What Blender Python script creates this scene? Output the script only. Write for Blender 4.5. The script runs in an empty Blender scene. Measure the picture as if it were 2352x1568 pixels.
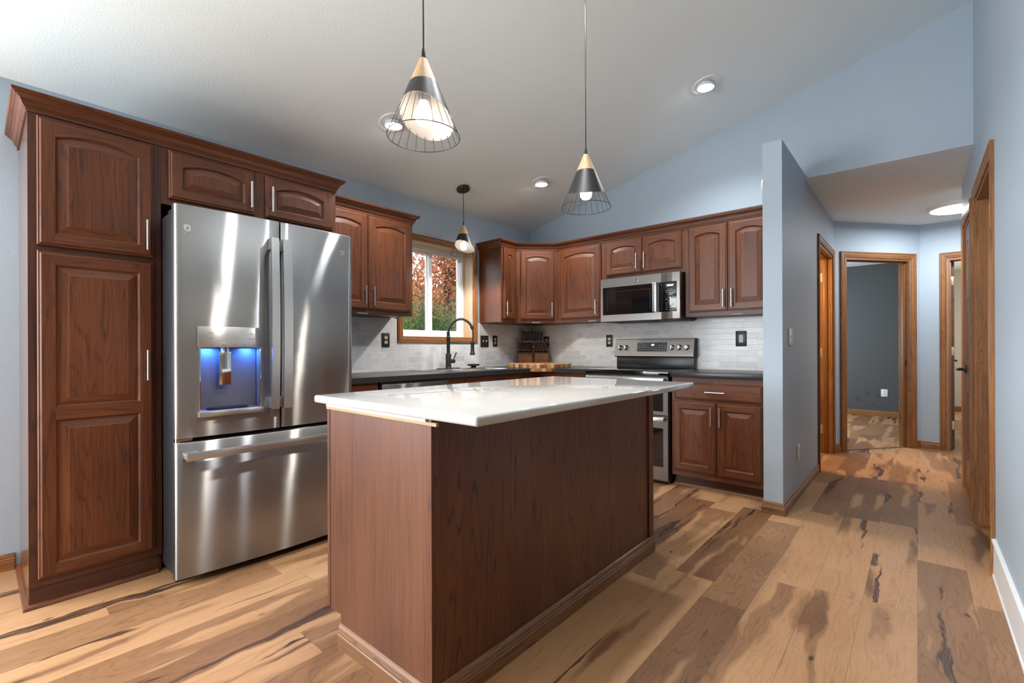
import bpy, bmesh, math, random
from mathutils import Vector, Matrix
random.seed(7)
SC = bpy.context.scene
COL = SC.collection
R = math.radians
PI = math.pi

# ------------------------------------------------------------------ camera, world, daylight, exposure
F_PX, YAW, ROLL, CX, CY = 1073.458, R(41.268), R(-0.21), 1166.43, 800.19
CAM = Vector((3.450, -4.335, 1.107))
fw = Vector((-math.sin(YAW), math.cos(YAW), 0.0))
rt = Vector((math.cos(YAW), math.sin(YAW), 0.0))
up = rt.cross(fw)
r2 = rt * math.cos(ROLL) + up * math.sin(ROLL)
u2 = -rt * math.sin(ROLL) + up * math.cos(ROLL)
cd = bpy.data.cameras.new('camera')
cam = bpy.data.objects.new('camera', cd)
COL.objects.link(cam)
M3 = Matrix((r2, u2, -fw)).transposed()
cam.matrix_world = Matrix.Translation(CAM) @ M3.to_4x4()
cd.sensor_fit = 'HORIZONTAL'
cd.sensor_width = 36.0
cd.lens = F_PX / 2352 * 36.0
cd.shift_x = (1176 - CX) / 2352
cd.shift_y = (CY - 784) / 2352
cd.clip_start = 0.02
cd.clip_end = 200
SC.camera = cam

SC.view_settings.view_transform = 'Standard'
SC.view_settings.look = 'None'
SC.view_settings.gamma = 1.0
SC.view_settings.exposure = 0.60
SC.view_settings.use_curve_mapping = False
SC.cycles.max_bounces = 8
SC.cycles.diffuse_bounces = 4
SC.cycles.glossy_bounces = 4
SC.cycles.transmission_bounces = 4
SC.cycles.transparent_max_bounces = 12
SC.cycles.caustics_reflective = False
SC.cycles.caustics_refractive = False
SC.cycles.sample_clamp_indirect = 4.0
SC.cycles.use_denoising = True

W = bpy.data.worlds.new('overcast_sky')
SC.world = W
W.use_nodes = True
wn = W.node_tree.nodes
wn['Background'].inputs['Color'].default_value = (0.86, 0.93, 1.0, 1)
wn['Background'].inputs['Strength'].default_value = 3.0


def area_light(name, loc, target, sx, sy, watts, color=(1, 1, 1), spread=180):
    l = bpy.data.lights.new(name, 'AREA')
    l.shape = 'RECTANGLE'
    l.size, l.size_y = sx, sy
    l.energy = watts
    l.color = color
    l.spread = R(spread)
    o = bpy.data.objects.new(name, l)
    COL.objects.link(o)
    o.location = loc
    d = Vector(target) - Vector(loc)
    o.rotation_euler = d.to_track_quat('-Z', 'Y').to_euler()
    return o


def point_light(name, loc, watts, color=(1, 1, 1), radius=0.05, parent=None):
    l = bpy.data.lights.new(name, 'POINT')
    l.energy = watts
    l.color = color
    l.shadow_soft_size = radius
    o = bpy.data.objects.new(name, l)
    COL.objects.link(o)
    o.location = loc
    if parent is not None:
        o.parent = parent
    return o


# added fill behind the camera, then daylight in the rooms off the hall
area_light('fill_panel_dining_end', (0.95, -7.55, 1.05), (0.95, 0, 3.2), 2.3, 1.9, 70, (0.93, 0.97, 1.0))  # added panel, tilted upwards to brighten the ceiling
area_light('fill_panel_side', (-0.03, -6.0, 1.45), (4, -5.2, 1.2), 1.9, 1.3, 110, (0.95, 0.98, 1.0))  # unseen panel added to brighten the long blue wall
area_light('daylight_far_bedroom', (1.05, 3.6, 1.5), (4, 3.6, 1.0), 1.4, 1.2, 60, (0.82, 0.92, 1.0))
area_light('daylight_small_room', (5.0, 5.4, 1.5), (3, 5.4, 1.0), 1.2, 1.2, 22, (1.0, 0.95, 0.85))

# ------------------------------------------------------------------ node helpers and materials


class NT:
    def __init__(self, name):
        self.m = bpy.data.materials.new(name)
        self.m.use_nodes = True
        self.t = self.m.node_tree
        self.bsdf = self.t.nodes['Principled BSDF']
        self.out = self.t.nodes['Material Output']

    def n(self, typ, ins=None, **props):
        x = self.t.nodes.new(typ)
        for k, v in props.items():
            setattr(x, k, v)
        for k, v in (ins or {}).items():
            self.set(x.inputs[k], v)
        return x

    def set(self, sock, v):
        if isinstance(v, bpy.types.NodeSocket):
            self.t.links.new(v, sock)
        elif isinstance(v, (tuple, list)) and len(v) == 3 and sock.type == 'RGBA':
            sock.default_value = (*v, 1)
        else:
            sock.default_value = v

    def math(self, op, a, b=None, c=None, clamp=False):
        x = self.t.nodes.new('ShaderNodeMath')
        x.operation = op
        x.use_clamp = clamp
        self.set(x.inputs[0], a)
        if b is not None:
            self.set(x.inputs[1], b)
        if c is not None:
            self.set(x.inputs[2], c)
        return x.outputs[0]

    def xyz(self, a, b, c):
        return self.n('ShaderNodeCombineXYZ', {0: a, 1: b, 2: c}).outputs[0]

    def sep(self, v):
        s = self.n('ShaderNodeSeparateXYZ', {0: v})
        return s.outputs[0], s.outputs[1], s.outputs[2]

    def noise(self, vec, scale=1.0, detail=2.0, rough=0.5, dist=0.0):
        return self.n('ShaderNodeTexNoise', {'Vector': vec, 'Scale': scale, 'Detail': detail, 'Roughness': rough,
                                             'Distortion': dist}).outputs['Fac']

    def ramp(self, fac, stops, interp='LINEAR'):
        r = self.n('ShaderNodeValToRGB', {'Fac': fac})
        cr = r.color_ramp
        cr.interpolation = interp
        while len(cr.elements) < len(stops):
            cr.elements.new(0.5)
        for e, (p, c) in zip(cr.elements, stops):
            e.position = p
            e.color = (*c, 1) if len(c) == 3 else c
        return r.outputs['Color']

    def mix(self, fac, a, b, blend='MIX'):
        x = self.n('ShaderNodeMix', data_type='RGBA', blend_type=blend)
        self.set(x.inputs[0], fac)
        self.set(x.inputs[6], a)
        self.set(x.inputs[7], b)
        return x.outputs[2]

    def smooth(self, v, lo, hi):
        x = self.n('ShaderNodeMapRange', {'Value': v, 'From Min': lo, 'From Max': hi}, interpolation_type='SMOOTHSTEP')
        return x.outputs[0]

    def p(self, **kw):
        names = {'color': 'Base Color', 'rough': 'Roughness', 'metal': 'Metallic', 'coat': 'Coat Weight', 'coat_rough': 'Coat Roughness',
                 'spec': 'Specular IOR Level', 'normal': 'Normal', 'aniso': 'Anisotropic', 'tangent': 'Tangent', 'arot': 'Anisotropic Rotation',
                 'emit': 'Emission Color', 'emit_s': 'Emission Strength', 'trans': 'Transmission Weight', 'ior': 'IOR', 'alpha': 'Alpha'}
        for k, v in kw.items():
            self.set(self.bsdf.inputs[names[k]], v)

    def bump(self, h, strength=0.2, dist=0.01):
        return self.n('ShaderNodeBump', {'Height': h, 'Strength': strength, 'Distance': dist}).outputs[0]


def plain(name, color, rough=0.5, metal=0.0, coat=0.0, spec=0.5):
    t = NT(name)
    # a trace of mottling keeps flat paint and plastic from looking computed
    o = t.n('ShaderNodeTexCoord').outputs['Object']
    v = t.noise(o, 35, 3)
    a = tuple(c * 0.96 for c in color)
    b = tuple(min(1, c * 1.04) for c in color)
    t.p(color=t.mix(v, a, b), rough=rough, metal=metal, coat=coat, spec=spec)
    return t.m


def glow(name, color, strength):
    t = NT(name)
    t.p(color=(0.9, 0.9, 0.9), emit=color, emit_s=strength, rough=0.4)
    return t.m


def wood(name, dark, mid, light, rough=0.40, coat=0.10, ring=16.0, pore=0.5, line=0.5, fs=1.0):
    """Flat-sawn oak: long fine streaks, sparse cathedral lines and open pores, along UV v."""
    t = NT(name)
    uv = t.n('ShaderNodeUVMap', uv_map='UVMap').outputs[0]
    rnd = t.n('ShaderNodeObjectInfo').outputs['Random']
    a, l, _ = t.sep(uv)
    a = t.math('ADD', a, t.math('MULTIPLY', rnd, 37.0))
    l = t.math('ADD', l, t.math('MULTIPLY', rnd, 91.0))
    wob = t.math('MULTIPLY', t.noise(t.xyz(t.math('MULTIPLY', a, 5.0), t.math('MULTIPLY', l, 5.0), 0.0), 1.0, 3), 0.022)
    aw = t.math('ADD', a, wob)
    low = t.noise(t.xyz(t.math('MULTIPLY', aw, 8.5 * fs), t.math('MULTIPLY', l, 0.75 * fs ** 0.5), rnd), 1.0, 1.5, 0.4)
    rings = t.math('MULTIPLY', t.math('PINGPONG', t.math('MULTIPLY', low, ring), 0.5), 2.0)
    fine = t.noise(t.xyz(t.math('MULTIPLY', aw, 130.0), t.math('MULTIPLY', l, 2.4), rnd), 1.0, 5, 0.65)
    tone = t.noise(t.xyz(t.math('MULTIPLY', a, 5.0), t.math('MULTIPLY', l, 1.2), rnd), 1.0, 2)
    f = t.math('ADD', t.math('MULTIPLY', fine, 0.55), t.math('MULTIPLY', tone, 0.45))
    col = t.ramp(f, [(0.30, dark), (0.5, mid), (0.72, light)])
    brk = t.noise(t.xyz(t.math('MULTIPLY', aw, 60.0), t.math('MULTIPLY', l, 7.0), rnd), 1.0, 3)
    ln = t.math('MULTIPLY', t.smooth(rings, 0.62, 0.98), t.smooth(brk, 0.35, 0.6))
    col = t.mix(t.math('MULTIPLY', ln, line), col, tuple(c * 0.42 for c in dark))
    pv = t.noise(t.xyz(t.math('MULTIPLY', aw, 560.0), t.math('MULTIPLY', l, 14.0), rnd), 1.0, 2)
    pm = t.math('MULTIPLY', t.smooth(pv, 0.57, 0.68), t.math('ADD', 0.35, t.math('MULTIPLY', rings, 0.65)))
    col = t.mix(t.math('MULTIPLY', pm, pore), col, tuple(c * 0.35 for c in dark))
    t.p(color=col, rough=t.math('ADD', rough, t.math('MULTIPLY', fine, 0.10)), coat=coat, coat_rough=0.2,
        normal=t.bump(pv, 0.06, 0.002))
    return t.m


def paint(name, color, rough=0.55, scale=190.0, strength=0.25):
    t = NT(name)
    o = t.n('ShaderNodeTexCoord').outputs['Object']
    h = t.noise(o, scale, 3, 0.55)
    big = t.noise(o, 1.3, 2)
    c = t.mix(big, tuple(x * 0.97 for x in color), tuple(min(1, x * 1.03) for x in color))
    t.p(color=c, rough=rough, normal=t.bump(h, strength, 0.004), spec=0.35)
    return t.m


def floor_mat(name):
    t = NT(name)
    o = t.n('ShaderNodeTexCoord').outputs['Object']
    x, y, _ = t.sep(o)
    wdt, lng = 0.1815, 1.22
    xs = t.math('DIVIDE', t.math('ADD', x, 10.0 * wdt * 10 - 3.446 + 0.0), wdt)
    row = t.math('FLOOR', xs)
    fx = t.math('SUBTRACT', xs, row)
    rr = t.n('ShaderNodeTexWhiteNoise', {'W': row}, noise_dimensions='1D').outputs['Value']
    ys = t.math('ADD', t.math('DIVIDE', y, lng), t.math('MULTIPLY', rr, 17.31))
    colm = t.math('FLOOR', ys)
    fy = t.math('SUBTRACT', ys, colm)
    wn_ = t.n('ShaderNodeTexWhiteNoise', {'Vector': t.xyz(row, colm, 3.7)}, noise_dimensions='3D')
    idv = wn_.outputs['Value']
    i1, i2, i3 = t.sep(wn_.outputs['Color'])
    off = t.math('MULTIPLY', idv, 211.0)
    xl = t.math('ADD', x, t.math('MULTIPLY', i1, 13.0))
    yl = t.math('ADD', y, off)
    # large flowing figure of each board
    wob = t.math('MULTIPLY', t.math('SUBTRACT', t.noise(t.xyz(t.math('MULTIPLY', xl, 7.0), t.math('MULTIPLY', yl, 4.2), off), 1.0, 3), 0.5), 0.085)
    xw = t.math('ADD', xl, wob)
    heart = t.noise(t.xyz(t.math('MULTIPLY', xw, 8.5), t.math('MULTIPLY', yl, 1.05), off), 1.0, 2.0, 0.45)
    bias = t.math('MULTIPLY', t.math('SUBTRACT', i2, 0.50), 0.44)
    hm = t.smooth(t.math('ADD', heart, bias), 0.46, 0.56)
    rings = t.math('PINGPONG', t.math('MULTIPLY', heart, 26.0), 0.5)
    rings = t.math('MULTIPLY', rings, 2.0)
    fine = t.noise(t.xyz(t.math('MULTIPLY', xw, 150.0), t.math('MULTIPLY', yl, 5.0), off), 1.0, 4, 0.6)
    tone = t.noise(t.xyz(t.math('MULTIPLY', xl, 5.0), t.math('MULTIPLY', yl, 2.0), off), 1.0, 2)
    sap = t.mix(tone, (0.385, 0.196, 0.088), (0.515, 0.295, 0.150))
    hrt = t.mix(tone, (0.120, 0.051, 0.023), (0.255, 0.122, 0.055))
    col = t.mix(t.math('MULTIPLY', hm, t.math('ADD', 0.55, t.math('MULTIPLY', i3, 0.45))), sap, hrt)
    lines = t.math('MULTIPLY', t.smooth(rings, 0.55, 1.0), t.math('ADD', 0.10, t.math('MULTIPLY', hm, 0.30)))
    col = t.mix(lines, col, (0.10, 0.045, 0.022))
    col = t.mix(t.math('MULTIPLY', t.smooth(fine, 0.45, 0.75), 0.30), col, (0.15, 0.07, 0.035))
    # black mineral streaks on about a third of the boards
    st = t.noise(t.xyz(t.math('MULTIPLY', xw, 10.5), t.math('MULTIPLY', yl, 0.85), t.math('ADD', off, 5.0)), 1.0, 3.0, 0.55, 0.4)
    sm = t.math('MULTIPLY', t.smooth(st, 0.598, 0.635), t.math('GREATER_THAN', i3, 0.38))
    scol = t.mix(t.smooth(rings, 0.3, 0.9), (0.030, 0.013, 0.010), (0.125, 0.060, 0.034))
    col = t.mix(t.math('MULTIPLY', sm, 0.93), col, scol)
    # small knots
    vo = t.n('ShaderNodeTexVoronoi', {'Vector': t.xyz(t.math('MULTIPLY', xw, 7.0), t.math('MULTIPLY', yl, 3.2), off), 'Scale': 1.0})
    kd = vo.outputs['Distance']
    kn = t.math('MULTIPLY', t.smooth(kd, 0.085, 0.03), t.math('GREATER_THAN', t.sep(vo.outputs['Color'])[0], 0.40))
    col = t.mix(t.math('MULTIPLY', kn, 0.9), col, (0.045, 0.02, 0.012))
    # joints
    ex = t.math('MINIMUM', fx, t.math('SUBTRACT', 1.0, fx))
    ey = t.math('MINIMUM', fy, t.math('SUBTRACT', 1.0, fy))
    jt = t.math('MAXIMUM', t.math('LESS_THAN', ex, 0.006), t.math('LESS_THAN', ey, 0.0010))
    col = t.mix(t.math('MULTIPLY', jt, 0.45), col, (0.10, 0.05, 0.028))
    t.p(color=col, rough=t.math('ADD', 0.36, t.math('MULTIPLY', fine, 0.12)), spec=0.4,
        normal=t.bump(t.math('SUBTRACT', fine, jt), 0.05, 0.003))
    return t.m


def tile_mat(name):
    t = NT(name)
    uv = t.n('ShaderNodeUVMap', uv_map='UVMap').outputs[0]
    u, v, _ = t.sep(uv)
    h, l = 0.0492, 0.152
    vs = t.math('DIVIDE', v, h)
    row = t.math('FLOOR', vs)
    fv = t.math('SUBTRACT', vs, row)
    rr = t.n('ShaderNodeTexWhiteNoise', {'W': row}, noise_dimensions='1D').outputs['Value']
    us = t.math('ADD', t.math('DIVIDE', u, l), t.math('MULTIPLY', rr, 9.7))
    cm = t.math('FLOOR', us)
    fu = t.math('SUBTRACT', us, cm)
    # a further cut inside about half the tiles gives the mixed lengths of the sheet
    wn_ = t.n('ShaderNodeTexWhiteNoise', {'Vector': t.xyz(row, cm, 1.3)}, noise_dimensions='3D')
    a, b, c = t.sep(wn_.outputs['Color'])
    cut = t.math('ADD', 0.35, t.math('MULTIPLY', b, 0.3))
    has = t.math('GREATER_THAN', a, 0.6)
    side = t.math('MULTIPLY', has, t.math('GREATER_THAN', fu, cut))
    w2 = t.n('ShaderNodeTexWhiteNoise', {'Vector': t.xyz(row, cm, t.math('ADD', 4.1, side))}, noise_dimensions='3D')
    tid, e, f = t.sep(w2.outputs['Color'])
    ex = t.math('MINIMUM', fu, t.math('SUBTRACT', 1.0, fu))
    dcut = t.math('ADD', t.math('ABSOLUTE', t.math('SUBTRACT', fu, cut)), t.math('MULTIPLY', t.math('SUBTRACT', 1.0, has), 9.0))
    ex = t.math('MINIMUM', ex, dcut)
    ey = t.math('MINIMUM', fv, t.math('SUBTRACT', 1.0, fv))
    g = t.math('MAXIMUM', t.math('LESS_THAN', ex, 0.0065), t.math('LESS_THAN', ey, 0.020))
    vein = t.noise(t.xyz(t.math('MULTIPLY', u, 9.0), t.math('MULTIPLY', v, 22.0), t.math('MULTIPLY', tid, 40.0)), 1.0, 6, 0.62, 1.2)
    base = t.ramp(tid, [(0.0, (0.63, 0.63, 0.645)), (0.22, (0.70, 0.70, 0.71)), (0.6, (0.74, 0.74, 0.745)), (1.0, (0.80, 0.80, 0.80))])
    col = t.mix(t.math('MULTIPLY', t.smooth(vein, 0.52, 0.70), 0.34), base, (0.36, 0.365, 0.39))
    col = t.mix(g, col, (0.80, 0.795, 0.785))
    t.p(color=col, rough=t.math('ADD', 0.22, t.math('MULTIPLY', g, 0.5)), spec=0.5,
        normal=t.bump(t.math('SUBTRACT', 1.0, g), 0.25, 0.002))
    return t.m


def steel(name, color=(0.60, 0.60, 0.605), rough=0.24, aniso=0.86):
    """Horizontally brushed sheet: reflections are drawn out vertically."""
    t = NT(name)
    uv = t.n('ShaderNodeUVMap', uv_map='UVMap').outputs[0]
    a, l, _ = t.sep(uv)
    n1 = t.noise(t.xyz(t.math('MULTIPLY', a, 3.0), t.math('MULTIPLY', l, 260.0), 0.0), 1.0, 3)
    n2 = t.noise(t.xyz(t.math('MULTIPLY', a, 5.0), t.math('MULTIPLY', l, 1.6), 0.0), 1.0, 2)
    n3 = t.noise(t.xyz(t.math('MULTIPLY', a, 4.0), t.math('MULTIPLY', l, 24.0), 0.0), 1.0, 3)
    c = t.mix(n1, tuple(x * 0.93 for x in color), tuple(min(1, x * 1.06) for x in color))
    geo = t.n('ShaderNodeNewGeometry').outputs['Normal']
    wav = t.math('ADD', t.math('MULTIPLY', t.math('SUBTRACT', n2, 0.5), 0.045), t.math('MULTIPLY', t.math('SUBTRACT', n3, 0.5), 0.010))
    tan = t.n('ShaderNodeVectorMath', {0: geo, 1: (0.0, 0.0, 1.0)}, operation='CROSS_PRODUCT').outputs[0]
    side = t.n('ShaderNodeVectorMath', {0: tan, 'Scale': wav}, operation='SCALE').outputs[0]
    v = t.n('ShaderNodeVectorMath', {0: geo, 1: side}, operation='ADD').outputs[0]
    nn = t.n('ShaderNodeVectorMath', {0: v}, operation='NORMALIZE').outputs[0]
    tg = t.n('ShaderNodeTangent', direction_type='UV_MAP', uv_map='UVMap').outputs[0]
    gl = t.n('ShaderNodeBsdfAnisotropic', {'Color': c, 'Roughness': rough, 'Anisotropy': aniso, 'Rotation': 0.0, 'Normal': nn, 'Tangent': tg}, distribution='GGX')
    g2 = t.n('ShaderNodeBsdfAnisotropic', {'Color': c, 'Roughness': 0.42, 'Anisotropy': 0.0, 'Normal': nn}, distribution='GGX')
    mx = t.n('ShaderNodeMixShader', {0: 0.35, 1: gl.outputs[0], 2: g2.outputs[0]})
    t.t.links.new(mx.outputs[0], t.out.inputs['Surface'])
    return t.m


def stone(name, base, vein_c, rough=0.09, amount=0.5, scale=7.0, speck=0.0):
    t = NT(name)
    o = t.n('ShaderNodeTexCoord').outputs['Object']
    v = t.noise(o, scale, 7, 0.6, 1.6)
    fine = t.noise(o, scale * 16, 3)
    m = t.math('MULTIPLY', t.smooth(t.math('ABSOLUTE', t.math('SUBTRACT', v, 0.5)), 0.025, 0.0), amount)
    c = t.mix(m, base, vein_c)
    if speck:
        c = t.mix(t.math('MULTIPLY', t.smooth(fine, 0.56, 0.72), speck), c, tuple(min(1, x * 3 + 0.05) for x in base))
    t.p(color=c, rough=rough, spec=0.5)
    return t.m


def pane_glass(name, tint=(0.95, 0.97, 0.97)):
    t = NT(name)
    tr = t.n('ShaderNodeBsdfTransparent', {'Color': tint})
    gl = t.n('ShaderNodeBsdfGlossy', {'Roughness': 0.02})
    fc = t.n('ShaderNodeLayerWeight', {'Blend': 0.5}).outputs['Facing']
    fr = t.math('ADD', 0.035, t.math('MULTIPLY', t.math('POWER', fc, 5.0), 0.9))
    mx = t.n('ShaderNodeMixShader', {0: fr, 1: tr.outputs[0], 2: gl.outputs[0]})
    t.t.links.new(mx.outputs[0], t.out.inputs['Surface'])
    return t.m


def leaf_mat(name, cols):
    t = NT(name)
    o = t.n('ShaderNodeTexCoord').outputs['Object']
    n = t.noise(o, 2.3, 2)
    n2 = t.noise(o, 23.0, 2)
    f = t.math('ADD', t.math('MULTIPLY', n, 0.6), t.math('MULTIPLY', n2, 0.45))
    k = len(cols)
    c = t.ramp(f, [(0.30 + 0.42 * i / (k - 1), cols[i]) for i in range(k)])
    di = t.n('ShaderNodeBsdfDiffuse', {'Color': c})
    tl = t.n('ShaderNodeBsdfTranslucent', {'Color': c})
    mx = t.n('ShaderNodeMixShader', {0: 0.45, 1: di.outputs[0], 2: tl.outputs[0]})
    t.t.links.new(mx.outputs[0], t.out.inputs['Surface'])
    return t.m


M = {}
M['cab'] = wood('stained_oak', (0.052, 0.0130, 0.0040), (0.122, 0.0330, 0.0088), (0.195, 0.060, 0.0170))
M['panel'] = wood('oak_veneer', (0.060, 0.0160, 0.0053), (0.122, 0.0350, 0.0108), (0.180, 0.060, 0.0190), ring=24.0, line=0.85, pore=0.6)
M['veneer'] = wood('smooth_oak_veneer', (0.066, 0.0185, 0.0062), (0.112, 0.0335, 0.0110), (0.155, 0.052, 0.0178), ring=10.0, line=0.18, pore=0.35)
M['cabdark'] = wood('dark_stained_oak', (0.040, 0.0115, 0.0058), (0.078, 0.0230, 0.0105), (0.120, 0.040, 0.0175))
M['cabgloss'] = wood('lacquered_oak_side', (0.055, 0.0160, 0.0058), (0.110, 0.0330, 0.0115), (0.170, 0.058, 0.0200), rough=0.10, coat=0.6)
M['trim'] = wood('golden_oak', (0.1560, 0.0585, 0.0172), (0.2886, 0.1170, 0.0351), (0.4056, 0.1911, 0.0686), rough=0.36, line=0.6, fs=2.4)
M['trimdark'] = wood('brown_oak', (0.112, 0.045, 0.0165), (0.22, 0.097, 0.037), (0.31, 0.152, 0.065), rough=0.40, line=0.6, fs=2.4)
M['pale'] = wood('pale_oak', (0.4250, 0.2890, 0.1785), (0.5440, 0.3995, 0.2720), (0.6375, 0.4930, 0.3570), rough=0.45, coat=0.0, pore=0.2, line=0.18)
M['raw'] = wood('raw_pine', (0.32, 0.18, 0.09), (0.45, 0.28, 0.16), (0.56, 0.38, 0.24), rough=0.7, coat=0.0, pore=0.2, line=0.2)
M['beech'] = wood('beech_wood', (0.4250, 0.2550, 0.1275), (0.5100, 0.3230, 0.1785), (0.5780, 0.3825, 0.2210), rough=0.5, coat=0.0, pore=0.1, line=0.15)
M['acacia'] = wood('acacia_wood', (0.15, 0.055, 0.022), (0.29, 0.115, 0.043), (0.42, 0.19, 0.075), rough=0.5, coat=0.0)
M['walnut'] = wood('walnut_wood', (0.02, 0.009, 0.006), (0.05, 0.02, 0.011), (0.09, 0.035, 0.018), rough=0.4)
M['leafdoor'] = wood('old_oak_door', (0.0750, 0.0338, 0.0188), (0.1387, 0.0675, 0.0390), (0.1950, 0.1013, 0.0615), rough=0.30)
M['wall'] = paint('blue_wall_paint', (0.425, 0.510, 0.595))
M['ceil'] = paint('ceiling_texture_paint', (0.82, 0.905, 0.92), 0.8, 90.0, 0.18)
M['dark'] = paint('charcoal_wall_paint', (0.072, 0.076, 0.080))
_t = NT('charcoal_wall_paint_worn')
_o = _t.n('ShaderNodeTexCoord').outputs['Object']
_x, _y, _z = _t.sep(_o)
_v = _t.n('ShaderNodeTexVoronoi', {'Vector': _t.xyz(_t.math('ADD', _t.math('MULTIPLY', _x, 7.0), _t.math('MULTIPLY', _z, 2.5)), 0.0, _t.math('MULTIPLY', _z, 5.0)), 'Scale': 1.0})
_m = _t.math('MULTIPLY', _t.smooth(_v.outputs['Distance'], 0.36, 0.26), _t.math('GREATER_THAN', _t.sep(_v.outputs['Color'])[0], 0.55))
_m = _t.math('MULTIPLY', _m, _t.smooth(_z, 1.25, 0.9))
_t.p(color=_t.mix(_t.math('MULTIPLY', _m, 0.5), (0.072, 0.076, 0.080), (0.040, 0.043, 0.043)), rough=0.6)
M['dark'] = _t.m
M['beige'] = paint('beige_wall_paint', (0.50, 0.46, 0.40))
M['greige'] = paint('light_grey_wall_paint', (0.26, 0.255, 0.245))
M['white'] = plain('white_semi_gloss', (0.80, 0.82, 0.84), 0.35)
M['vinyl'] = plain('white_vinyl', (0.82, 0.83, 0.84), 0.35)
M['floor'] = floor_mat('plank_floor')
M['tile'] = tile_mat('marble_subway_tile')
M['steel'] = steel('brushed_stainless', (0.375, 0.383, 0.392))
M['steelh'] = steel('satin_handle_steel', (0.60, 0.60, 0.60), 0.28, 0.5)
M['steelw'] = steel('warm_stainless', (0.27, 0.252, 0.238), 0.24, 0.8)
M['nickel'] = plain('brushed_nickel', (0.72, 0.72, 0.72), 0.28, 1.0)
M['chrome'] = plain('polished_steel', (0.78, 0.78, 0.78), 0.10, 1.0)
M['sinksteel'] = plain('sink_steel', (0.70, 0.70, 0.69), 0.2, 1.0)
M['black'] = plain('black_plastic', (0.012, 0.012, 0.013), 0.35)
M['blackmat'] = plain('black_matte_metal', (0.018, 0.018, 0.019), 0.45)
M['blackgloss'] = plain('black_glass', (0.006, 0.006, 0.007), 0.06, coat=0.6)
M['gap'] = plain('dark_gap', (0.004, 0.004, 0.004), 0.8)
M['case'] = plain('dark_grey_appliance_case', (0.018, 0.0185, 0.021), 0.5)
M['grey'] = plain('grey_plastic', (0.30, 0.30, 0.31), 0.45)
M['niche'] = plain('dark_grey_niche', (0.13, 0.13, 0.14), 0.35)
M['ink'] = plain('grey_print', (0.10, 0.10, 0.105), 0.6)
M['inkw'] = plain('light_print', (0.62, 0.63, 0.64), 0.6)
M['quartz'] = stone('white_quartz', (0.52, 0.53, 0.525), (0.37, 0.36, 0.34), 0.035, 0.16, 6.0)
M['counter'] = stone('charcoal_laminate', (0.022, 0.022, 0.023), (0.06, 0.06, 0.06), 0.30, 0.5, 26.0, 0.35)
M['almond'] = plain('almond_plastic', (0.66, 0.58, 0.45), 0.4)
M['whitep'] = plain('white_plastic', (0.78, 0.77, 0.75), 0.4)
M['brass'] = plain('pale_brass', (0.80, 0.70, 0.45), 0.3, 0.9)
M['glass'] = pane_glass('window_glass')
M['shadein'] = plain('white_shade_lining', (0.60, 0.57, 0.53), 0.5)
M['lens'] = glow('lamp_lens', (1.0, 0.985, 0.95), 28.0)
M['bulb'] = glow('lamp_bulb', (1.0, 0.92, 0.80), 4.0)
M['halllens'] = glow('hall_lamp_lens', (1.0, 0.99, 0.96), 5.0)
M['led'] = glow('clock_digits', (0.55, 0.95, 1.0), 5.0)
M['fabric'] = plain('black_rubber', (0.01, 0.01, 0.011), 0.8)

# ------------------------------------------------------------------ geometry helpers


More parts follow.
